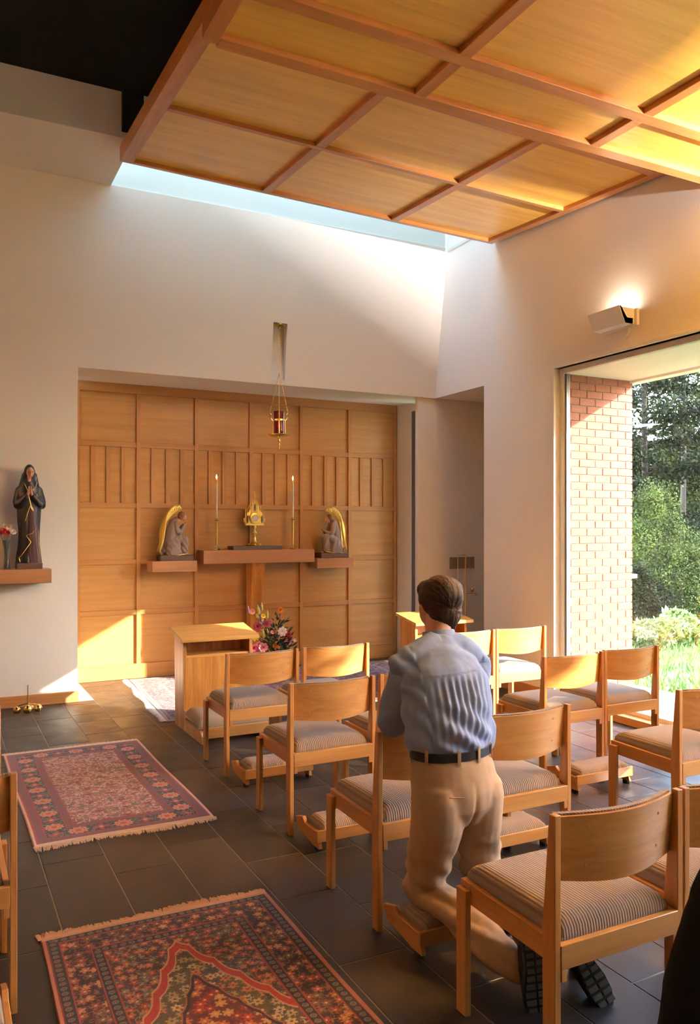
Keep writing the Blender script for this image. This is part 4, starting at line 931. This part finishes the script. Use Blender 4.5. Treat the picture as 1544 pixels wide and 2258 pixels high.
# skull + jaw
Mh = Matrix.Rotation(R1(-20), 3, 'X')
body.ball(HEAD + Vector((0, -.005, .01)), (.076, .094, .098), 20, 14, Mh); body.ball(HEAD + Vector((0, .045, -.045)), (.056, .06, .062), 16, 10, Mh)
body.ball(HEAD + Vector((0, .062, -.10)), (.028, .022, .018), 10, 8)                                                    # chin
body.chain([HEAD + Vector((0, .10, .005)), HEAD + Vector((0, .118, -.035))], [.009, .014], n=8)                             # nose
for q in (-1, 1):
    body.ball(HEAD + Vector((q * .078, .005, -.02)), (.008, .018, .032), 10, 8, Matrix.Rotation(R1(q * -18), 3, 'Z'))       # ear
    body.ball(HEAD + Vector((q * .032, .088, .008)), (.013, .010, .009), 8, 6)                                              # eye
body.ball(HEAD + Vector((0, .095, -.068)), (.022, .012, .008), 8, 6)                                                       # mouth
hands = {}
for q, sh, el, wr in ((-1, (1.665, 2.765, 1.085), (1.66, 2.885, .868), (1.77, 3.01, .872)), (1, (2.005, 2.79, 1.08), (2.05, 2.93, .868), (1.90, 3.03, .875))):
    body.chain([sh, ((sh[0] + el[0]) / 2, (sh[1] + el[1]) / 2, (sh[2] + el[2]) / 2), el], [.05, .044, .038]); body.chain([el, wr], [.038, .025])
    w_ = Vector(wr); d = Vector((-q * .045, .035, .02)); d.normalize(); pal = w_ + d * .045; body.chain([w_, pal, pal + d * .035], [(.022, .024), (.03, .018), (.034, .014)])
    sd = d.cross(Vector((0, 0, 1))).normalized(); sd = Vector((0, 0, 1)).lerp(sd, .3).normalized()
    for k, ln in enumerate((.06, .072, .068, .05)):
        b0 = pal + d * .04 + sd * (.027 - .018 * k); b1 = b0 + d * ln * .5 + Vector((0, .004, 0)); b2 = b1 + (d + Vector((-q * -.2, -.5, -.2))).normalized() * ln * .5
        body.chain([b0, b1, b2], [.0092, .0085, .007], n=8, sub=2)
    tb = w_ + d * .02 + sd * .025; body.chain([tb, tb + sd * .02 + d * .025, tb + sd * .025 + d * .055], [.012, .0105, .008], n=8, sub=2)
LK, RK = Vector((1.735, 2.735, .215)), Vector((2.025, 2.76, .215)); LH, RH = Vector((1.715, 2.62, .62)), Vector((1.905, 2.63, .62)); LA, RA = Vector((1.835, 2.27, .10)), Vector((2.025, 2.28, .10))
for h, k_, a in ((LH, LK, LA), (RH, RK, RA)): body.chain([h, (h + k_) / 2 + Vector((0, .0, 0)), k_], [.08, .07, .05]); body.chain([k_, (k_ * .6 + a * .4) + Vector((0, 0, .005)), a], [.046, .045, .03])
put('body', remeshed(body, .0055, 3), skin, pr)
# hair
hb = MB(); hb.ball(HEAD + Vector((0, -.018, .026)), (.091, .106, .095), 20, 14, Mh); hb.ball(HEAD + Vector((0, -.052, -.028)), (.074, .062, .078), 16, 12); hb.ball(HEAD + Vector((0, .055, .055)), (.07, .05, .045), 12, 8)
hb.ball(HEAD + Vector((.028, -.02, .055)), (.066, .08, .06), 14, 10); hb.chain([HEAD + Vector((0, -.068, -.05)), HEAD + Vector((0, -.072, -.098))], [(.058, .024), (.042, .012)])
def hd(co, no):
    dx = co[:, 0] - HEAD.x; dz = co[:, 2] - HEAD.z; st_ = np.arctan2(dx, dz + .02); return co + no * ((fbm(st_ * 14, co[:, 2] * 6, co[:, 1] * 16, 3, 3) - .5) * .007)[:, None]
put('hair', remeshed(hb, .0045, 8, hd), hair_m, pr)
# shirt
sh_ = MB()
sh_.chain([(1.795, 2.655, .765), (1.80, 2.665, .84), (1.81, 2.69, .94), (1.815, 2.72, 1.04), (1.825, 2.75, 1.115), (1.835, 2.77, 1.16)], [(.166, .118), (.186, .135), (.196, .135), (.200, .125), (.165, .105), (.085, .075)], n=28)
sh_.chain([(1.955, 2.66, .85), (1.96, 2.66, .80)], [.06, .055])
sh_.chain([(1.64, 2.755, 1.11), (1.72, 2.75, 1.145), (1.83, 2.765, 1.18), (1.94, 2.775, 1.145), (2.01, 2.785, 1.105)], [(.055, .055), (.06, .06), (.06, .055), (.06, .06), (.055, .055)], n=16)
sl_ = MB(); sl_.chain([(1.668, 2.765, 1.105), (1.655, 2.77, 1.06), (1.658, 2.80, .98), (1.662, 2.84, .91), (1.664, 2.865, .865)], [.052, .062, .070, .070, .066], n=20); sl_.chain([(1.66, 2.865, .872), (1.72, 2.94, .872)], [.056, .044])
sr_ = MB(); sr_.chain([(2.00, 2.785, 1.10), (2.03, 2.79, 1.06), (2.045, 2.84, .99), (2.055, 2.90, .90)], [.052, .062, .070, .062], n=18); sr_.chain([(2.055, 2.90, .89), (1.97, 2.98, .885)], [.06, .045])
def shd(co, no):
    x, y, z = co.T; back = np.clip(-no[:, 1] + .25, 0, 1); ins = np.clip((1.78 + .21 - np.abs(x - 0) * 0 - x) * 8, 0, 1) * np.clip((x - 1.66) * 12, 0, 1)
    yoke = 1.085 + .06 * (x - 1.8); pl_ = np.sin((x - 1.8) * (2 * np.pi / .030) * (1 + .25 * (yoke - z)) + 1.6 * (yoke - z) * 3 + 2.2 * fbm(x * 9, z * 4, 0, 5)) * .0052
    amt = np.clip((yoke - z) * 25, 0, 1) * np.clip(1.15 - (yoke - z) * 3.0, .0, 1)
    f = pl_ * amt * back * ins
    f += .003 * back * ins * (z > yoke) * np.clip(1 - np.abs(z - yoke) * 30, 0, 1)
    q = (x - 1.62) * .75 + (z - .80) * 1.0; dia = np.sin(q * 66 + 4 * fbm(x * 7, z * 7, y * 5, 9)) * .012 * np.clip((1.02 - z) * 6, 0, 1) * np.clip((z - .79) * 25, 0, 1); f += dia * np.clip(back + .3, 0, 1) * ins
    arm = (x < 1.665) | (x > 2.02); f += np.where(arm, np.sin(z * 70 + x * 60 + 5 * fbm(x * 10, y * 10, z * 10, 4)) * .0045, 0)
    f += (fbm(x * 16, y * 16, z * 10, 2, 3) - .5) * .012
    co = co + no * f[:, None]; b_ = np.clip((.775 - z) * 20, 0, 1) * 0; return co
put('shirt', remeshed(sh_, .0055, 6, shd), shirt_m, pr)
def sld(co, no):
    x, y, z = co.T; return co + no * (np.sin(z * 62 + x * 45 + y * 30 + 5 * fbm(x * 10, y * 10, z * 8, 4)) * .004 + (fbm(x * 18, y * 18, z * 8, 2, 3) - .5) * .012)[:, None]
put('sleeve', remeshed(sl_, .0055, 4, sld), shirt_m, pr); put('sleeve', remeshed(sr_, .0055, 4, sld), shirt_m, pr)
cl = MB(); cc = Vector((1.845, 2.795, 1.20)); R = []
for rr_, zz, tt in ((.070, -.012, 0), (.066, .028, .010), (.060, .030, .010), (.062, -.01, 0)):
    R.append([(cc.x + rr_ * math.cos(2 * math.pi * k / 28), cc.y + tt + rr_ * 1.02 * math.sin(2 * math.pi * k / 28), cc.z + zz + .012 * math.sin(2 * math.pi * k / 28) * -1) for k in range(28)])
cl.rings(R, cap=False).build('collar', shirt_m, pr, smooth=60)
# trousers
tr_ = MB()
tr_.chain([(1.80, 2.648, .775), (1.80, 2.635, .70), (1.805, 2.62, .62)], [(.162, .112), (.178, .130), (.185, .135)], n=28)
for h, k_, a, s_ in ((LH, LK, LA, -1), (RH, RK, RA, 1)):
    tr_.chain([h + Vector((s_ * .002, -.012, .0)), h + Vector((0, -.005, -.10)), (h + k_) / 2 + Vector((s_ * .0, .0, -.03)), k_ + Vector((0, .005, .0))], [(.098, .112), (.100, .110), (.092, .096), (.078, .08)], n=20)
    tr_.chain([k_ + Vector((0, 0, -.01)), (k_ * .62 + a * .38) + Vector((0, 0, .012)), (k_ * .25 + a * .75) + Vector((0, 0, .0)), a + Vector((0, .01, 0))], [(.074, .072), (.076, .066), (.07, .06), (.066, .055)], n=20)
def trd(co, no):
    x, y, z = co.T; low = np.clip((.50 - z) * 4, 0, 1)
    f = np.sin(z * 75 + (x - 1.8) * 38 + 5 * fbm(x * 9, y * 9, z * 9, 6)) * .006 * low + (fbm(x * 14, y * 14, z * 10, 3, 3) - .5) * (.008 + .014 * low)
    f -= .012 * np.exp(-((x - 1.812) / .010) ** 2) * np.clip((.70 - z) * 6, 0, 1) * (z > .48) * (no[:, 1] < 0)
    return co + no * f[:, None]
put('trousers', remeshed(tr_, .006, 10, trd), khaki, pr)
# pocket welt
MB().tube([(1.69, 2.492, .655), (1.745, 2.480, .650)], .003, 5).build('pocket_welt', khaki, pr, smooth=60)
bt = MB(); R = []
for o_, z_ in ((.004, -.018), (.010, -.016), (.010, .016), (.004, .018)):
    R.append([(1.80 + (.163 + o_) * math.cos(2 * math.pi * k / 40), 2.648 + (.115 + o_) * math.sin(2 * math.pi * k / 40), .785 + z_ + .004 * math.cos(2 * math.pi * k / 40)) for k in range(40)])
bt.rings(R, cap=False).build('belt', belt_m, pr, smooth=60)
for a in (-150, -105, -75, -40, -8):
    an = R1(a); c0 = Vector((1.80 + .177 * math.cos(an), 2.648 + .129 * math.sin(an), .785)); tn = Vector((-math.sin(an), math.cos(an), 0)); n_ = Vector((math.cos(an), math.sin(an), 0))
    V = [c0 + tn * a_ * .007 + n_ * b_ * .002 + Vector((0, 0, c_ * .028)) for c_ in (-1, 1) for a_, b_ in ((-1, -1), (1, -1), (1, 1), (-1, 1))]; MB().hexa(V).build('belt_loop', khaki, pr, bev=.001, seg=1)
# shoes: toes on the floor, soles turned back to us
def shoe(ank, toe_dir, lean_, nm):
    mb = MB(); A = Vector(ank); D = Vector(toe_dir).normalized(); n_ = Vector(lean_).normalized()   # D: heel->toe, n_: outward normal of sole
    heel = A + n_ * .035 - D * .02; toe = heel + D * .255
    mb.chain([heel - n_ * .03 + D * .02, heel - n_ * .035 + D * .11, toe - n_ * .028 - D * .04], [(.040, .042), (.045, .034), (.042, .026)], n=16); mb.chain([A + D * .01, A - n_ * .05 + D * .0], [.04, .042])
    o = put(nm, remeshed(mb, .005, 2), shoe_m, pr)
    s_ = D.cross(n_).normalized(); outl = [(-.02, .0), (-.015, .03), (.02, .038), (.10, .034), (.17, .047), (.22, .044), (.255, .022), (.262, 0)]
    pts = outl + [(a, -b) for a, b in reversed(outl[1:-1])]; R = [[tuple(heel + D * a * (1 - e_ * .02) + s_ * b * (1 - e_ * .06) + n_ * h_) for a, b in pts] for h_, e_ in ((-.012, 0), (.006, 0), (.010, 1))]
    sl = MB().rings(R).build('sole', rubber, o, smooth=40)
    tr2 = MB()
    for a in np.arange(-.005, .25, .026):
        hw = np.interp(a, [q[0] for q in outl], [q[1] for q in outl]) * .86
        for b0, b1 in ((-hw, -.004), (.004, hw)):
            if b1 - b0 < .008: continue
            c_ = .006; tr2.hexa([heel + D * (a) + s_ * b0 + n_ * .008, heel + D * (a) + s_ * b1 + n_ * .008, heel + D * (a + .019) + s_ * b1 + n_ * .008, heel + D * (a + .019) + s_ * b0 + n_ * .008, heel + D * (a + .002) + s_ * b0 + n_ * .015, heel + D * (a + .002) + s_ * b1 + n_ * .015, heel + D * (a + .017) + s_ * b1 + n_ * .015, heel + D * (a + .017) + s_ * b0 + n_ * .015])
    MB.build(tr2, 'tread', sole_m, o)
shoe((1.845, 2.235, .215), (.0, -.12, -1), (-.30, -1, .12), 'shoe'); shoe((2.03, 2.245, .165), (.22, -.55, -.80), (-.25, -.80, .48), 'shoe')

# black bag at the lower right
bg_ = thing('duffel_bag', (1.95, 1.40, 0), 'soft black bag in the bottom right corner, out of focus', 'bag')
mb = MB(); mb.chain([(1.95, 1.40, .16), (1.96, 1.40, .40), (2.0, 1.41, .66)], [(.385, .16), (.375, .16), (.29, .13)], n=24); mb.box(1.60, 2.30, 1.28, 1.52, 0, .2)
put('bag_body', remeshed(mb, .012, 6, lambda co, no: np.maximum(co + no * ((fbm(co[:, 0] * 7, co[:, 1] * 7, co[:, 2] * 7, 3) - .5) * .03)[:, None], np.array([-9, -9, 0]))), black_cloth, bg_)
MB().tube([(1.82, 1.4, .70), (1.86, 1.40, .83), (2.0, 1.40, .88), (2.12, 1.40, .82), (2.16, 1.4, .70)], .012, 8).build('strap', black_cloth, bg_, smooth=60)

# ------------------------------------------------------------------ outside
grass = base('lawn', srgb(120, 150, 70), .9); a = noise(grass, coords(grass, (1, 1, 1), False), 8, 6, .7); L(grass, ramp(grass, a, [(.3, srgb(72, 92, 46)), (.5, srgb(98, 116, 60)), (.7, srgb(126, 138, 80))]), B(grass).inputs['Base Color'])
o = MB().box(5.42, 60, -30, 60, -.45, -.28).build('ground', grass, None); o['kind'] = 'structure'
blade = base('grass_blade', srgb(112, 138, 74), .7, spec=.2)
def quads(C, D, S):   # centres, direction vectors, side vectors -> diamond leaves
    n = len(C); V = np.stack([C - D, C + S, C + D, C - S], 1).reshape(-1, 3); F = np.arange(n * 4).reshape(-1, 4); return V, F
def qmesh(name, V, F, m, parent, kind='stuff'):
    me = bpy.data.meshes.new(name); Lo = np.array(wloc(parent)) if parent is not None else np.zeros(3); V = (V - Lo).astype(np.float32)
    me.vertices.add(len(V)); me.vertices.foreach_set('co', V.ravel()); me.loops.add(F.size); me.loops.foreach_set('vertex_index', F.astype(np.int32).ravel()); me.polygons.add(len(F)); me.polygons.foreach_set('loop_start', (np.arange(len(F)) * 4).astype(np.int32)); me.update(calc_edges=True)
    me.materials.append(m); o = bpy.data.objects.new(name, me); COL.objects.link(o)
    if parent is not None: o.parent = parent
    if kind: o['kind'] = kind
    return o
rg_ = np.random.default_rng(4)
n = 30000; X = rg_.uniform(5.5, 13, n); Y = rg_.uniform(1.5, 11, n); ok_ = (X > 6.45) | (Y < 5.85); X = X[ok_]; Y = Y[ok_]; n = len(X); h = rg_.uniform(.03, .09, n); C = np.stack([X, Y, -.28 + h / 2], 1); D = np.stack([rg_.normal(0, .02, n), rg_.normal(0, .02, n), h], 1); S_ = np.stack([rg_.normal(0, .006, n), rg_.normal(0, .006, n), np.zeros(n)], 1)
V, F = quads(C, D, S_); o = qmesh('grass', V, F, blade, None); tag(o, 'sunlit green lawn outside the big window', 'grass', kind='stuff')
def leafmat(name, c0, c1, tr=.3):
    m = base(name, c0, .75, spec=.12); a = noise(m, coords(m, (1, 1, 1), False), 2.2, 4); L(m, ramp(m, a, [(.35, c0), (.65, c1)]), B(m).inputs['Base Color']); return m
pine_l = leafmat('pine_needles', srgb(24, 30, 14), srgb(58, 62, 28)); dark_l = leafmat('dark_needles', srgb(16, 20, 10), srgb(38, 44, 22)); shrub_l = leafmat('shrub_leaves', srgb(34, 44, 20), srgb(84, 94, 44)); bark = base('bark', srgb(58, 46, 40), .9); bump(bark, noise(bark, coords(bark, (20, 20, 3), False), 1, 5), .8, .02)
def pine(x, y, h, rad, nb, label, m, z0=-.3, lowest=.12, leaf=.10, seed=0, dens=1.0):
    r_ = np.random.default_rng(seed); t = thing('pine_tree', (x, y, z0), label, 'tree', 'trees of the wood outside')
    lx_, ly_ = r_.normal(0, .25, 2); trk = [(x, y, z0), (x + lx_ * .4, y + ly_ * .4, z0 + h * .4), (x + lx_, y + ly_, z0 + h)]
    mb = MB().tube(trk, [.05 + h * .004, .075, .02], 9); mb.build('trunk', bark, t, smooth=60); Cs = []; Ds = []; Ss = []; bb = MB()
    for k in range(nb):
        f = lowest + (1 - lowest) * (k / nb) ** .9; z = z0 + h * f; a = r_.uniform(0, 2 * np.pi); ln = rad * (1 - .72 * f) * r_.uniform(.6, 1.1); d = np.array([np.cos(a), np.sin(a), r_.uniform(-.15, .35)])
        b0 = np.array([x + lx_ * f, y + ly_ * f, z]); b1 = b0 + d * ln; bb.tube([b0, (b0 + b1) / 2 + np.array([0, 0, .08]), b1], [.03, .02, .006], 4)
        m_ = int((70 * ln / rad * 1.6 + 20) * dens); tt = r_.uniform(.25, 1.05, m_); c_ = b0 + d * ln * tt[:, None] + r_.normal(0, .16 + .05 * ln, (m_, 3)) * np.array([1, 1, .55])
        dd = r_.normal(0, 1, (m_, 3)); dd /= np.linalg.norm(dd, axis=1)[:, None]; ss = np.cross(dd, r_.normal(0, 1, (m_, 3))); ss /= np.linalg.norm(ss, axis=1)[:, None]
        l_ = leaf * r_.uniform(.6, 1.4, m_)[:, None]; Cs.append(c_); Ds.append(dd * l_); Ss.append(ss * l_ * .38)
    bb.build('branch', bark, t)['kind'] = 'stuff'; V, F = quads(np.concatenate(Cs), np.concatenate(Ds), np.concatenate(Ss)); qmesh('foliage', V, F, m, t)
def ray_xy(px, y): u = (px - 772) / 1782; return y * (math.sin(YAW) + u * math.cos(YAW)) / (math.cos(YAW) - u * math.sin(YAW))
TR = [(1425, 15.5, 11, 2.6, 70, 'dark pine just beyond the brick pier, trunk partly hidden by branches', dark_l), (1505, 19, 13, 3.0, 60, 'pine with a straight bare trunk catching the sun on one side', pine_l),
      (1465, 23, 5.2, 2.6, 70, 'pale green tree glimpsed between the two front pines', pine_l), (1560, 24, 13, 3.4, 55, 'dark tree at the right side of the glass', dark_l), (1400, 27, 6.0, 3.0, 80, 'distant tree right behind the dark pine', dark_l),
      (1500, 31, 6.5, 3.2, 80, 'distant tree behind the straight bare trunk', pine_l), (1640, 20, 15, 3.8, 60, 'tree farther right past the view of the window', pine_l), (1600, 33, 7, 3.4, 70, 'farthest tree of the wood', dark_l),(1330, 34, 7, 3.4, 60, 'far tree hidden mostly by the brick pier', dark_l), (1440, 38, 7.5, 3.6, 80, 'hazy far tree closing the gap between pines', dark_l), (1540, 42, 8, 4, 80, 'hazy far tree low behind the others', dark_l)]
for i, (px, y, h, rad, nb, lb, m) in enumerate(TR): pine(ray_xy(px, y), y, h, rad, nb, lb, m, seed=i + 1, dens=4.6, leaf=.042 + .0016 * y, lowest=.34 if i == 1 else .08)
def shrub(x, y, h, rx, label, m, n=5000, seed=0, leaf=.05, cat='shrub'):
    r_ = np.random.default_rng(seed); t = thing('shrub', (x, y, -.3), label, cat, 'bushes at the edge of the lawn'); 
    MB().tube([(x, y, -.3), (x + .03, y, h * .6 - .3)], [.04, .02], 6).build('stem', bark, t)
    d = r_.normal(0, 1, (n, 3)); d /= np.linalg.norm(d, axis=1)[:, None]; rr_ = r_.uniform(.55, 1.03, n) ** .5; lump = 1 + .22 * np.sin(d[:, 0] * 7 + seed) * np.sin(d[:, 2] * 6) + .1 * r_.normal(0, 1, n)
    zz = d[:, 2] * .5 + .5; tap = np.where(zz > .5, 1 - .55 * (zz - .5) * 2, 1); C = np.stack([x + d[:, 0] * rx * rr_ * lump * tap, y + d[:, 1] * rx * rr_ * lump * tap, -.3 + h * (.5 + .5 * d[:, 2] * rr_ * lump)], 1)
    dd = r_.normal(0, 1, (n, 3)); dd /= np.linalg.norm(dd, axis=1)[:, None]; ss = np.cross(dd, r_.normal(0, 1, (n, 3))); ss /= np.linalg.norm(ss, axis=1)[:, None]; l_ = leaf * r_.uniform(.6, 1.4, n)[:, None]
    V, F = quads(C, dd * l_, ss * l_ * .45); qmesh('foliage', V, F, m, t)
shrub(ray_xy(1445, 12), 12, 2.75, .85, 'tall glossy broad-leaved bush beyond the lawn', shrub_l, 26000, 1, .028)
shrub(ray_xy(1500, 11.2), 11.2, 1.6, .75, 'rounder lower bush next to the tall glossy one', shrub_l, 18000, 2, .027)
shrub(ray_xy(1405, 11), 11, 1.2, .6, 'low dark bush against the brick corner', dark_l, 12000, 3, .026)
shrub(ray_xy(1560, 12.5), 12.5, 1.9, .9, 'bush on the far right of the bed', shrub_l, 14000, 4, .03)
shrub(ray_xy(1495, 9.6), 9.6, .55, .5, 'small grassy clump at the bed edge', leafmat('clump', srgb(120, 144, 84), srgb(168, 186, 120)), 3500, 5, .07)
shrub(ray_xy(1425, 9.4), 9.4, .45, .4, 'low clump near the brick pier', leafmat('clump2', srgb(96, 110, 64), srgb(150, 150, 96)), 2500, 6, .05)
V_ = [(11.3, -5.2, 11, 2.3), (9.6, -3.9, 9.5, 2.2), (13.9, -8.4, 12, 3.2), (10.4, -7.2, 10, 2.6), (13.5, -11.5, 12, 3.2)]  # out-of-view trees added to block direct sun at the near window
for i, (x, y, h, rad) in enumerate(V_): pine(x, y, h, rad, 120, ('unseen evergreen added beside the house to shade the near window', 'second unseen evergreen added to shade the near window', 'outer unseen evergreen added to shade the near window', 'rear unseen evergreen added to shade the near window', 'farthest unseen evergreen added to shade the near window')[i], dark_l, seed=50 + i, leaf=.26, lowest=.1)
for i, (dx, dy) in enumerate(((23, 3), (24, -1.5), (24, -6), (22.5, -11), (20, -15.5), (16.5, -19.5), (12, -22.5), (7, -24.5), (25, 8), (2, -25))):
    pine(5.3 + dx, 4 + dy, 8.2, 3.2, 90, ('woodland tree east of the lawn', 'woodland tree past the window edge', 'woodland tree on the sunny side', 'woodland tree under the sun', 'woodland tree right of the sun', 'woodland tree by the south lawn', 'woodland tree at the south corner', 'woodland tree south of the house', 'woodland tree near the far lawn', 'woodland tree close to the south wall')[i], dark_l, seed=70 + i, leaf=.3, lowest=.03)
print('tiles', tiles)
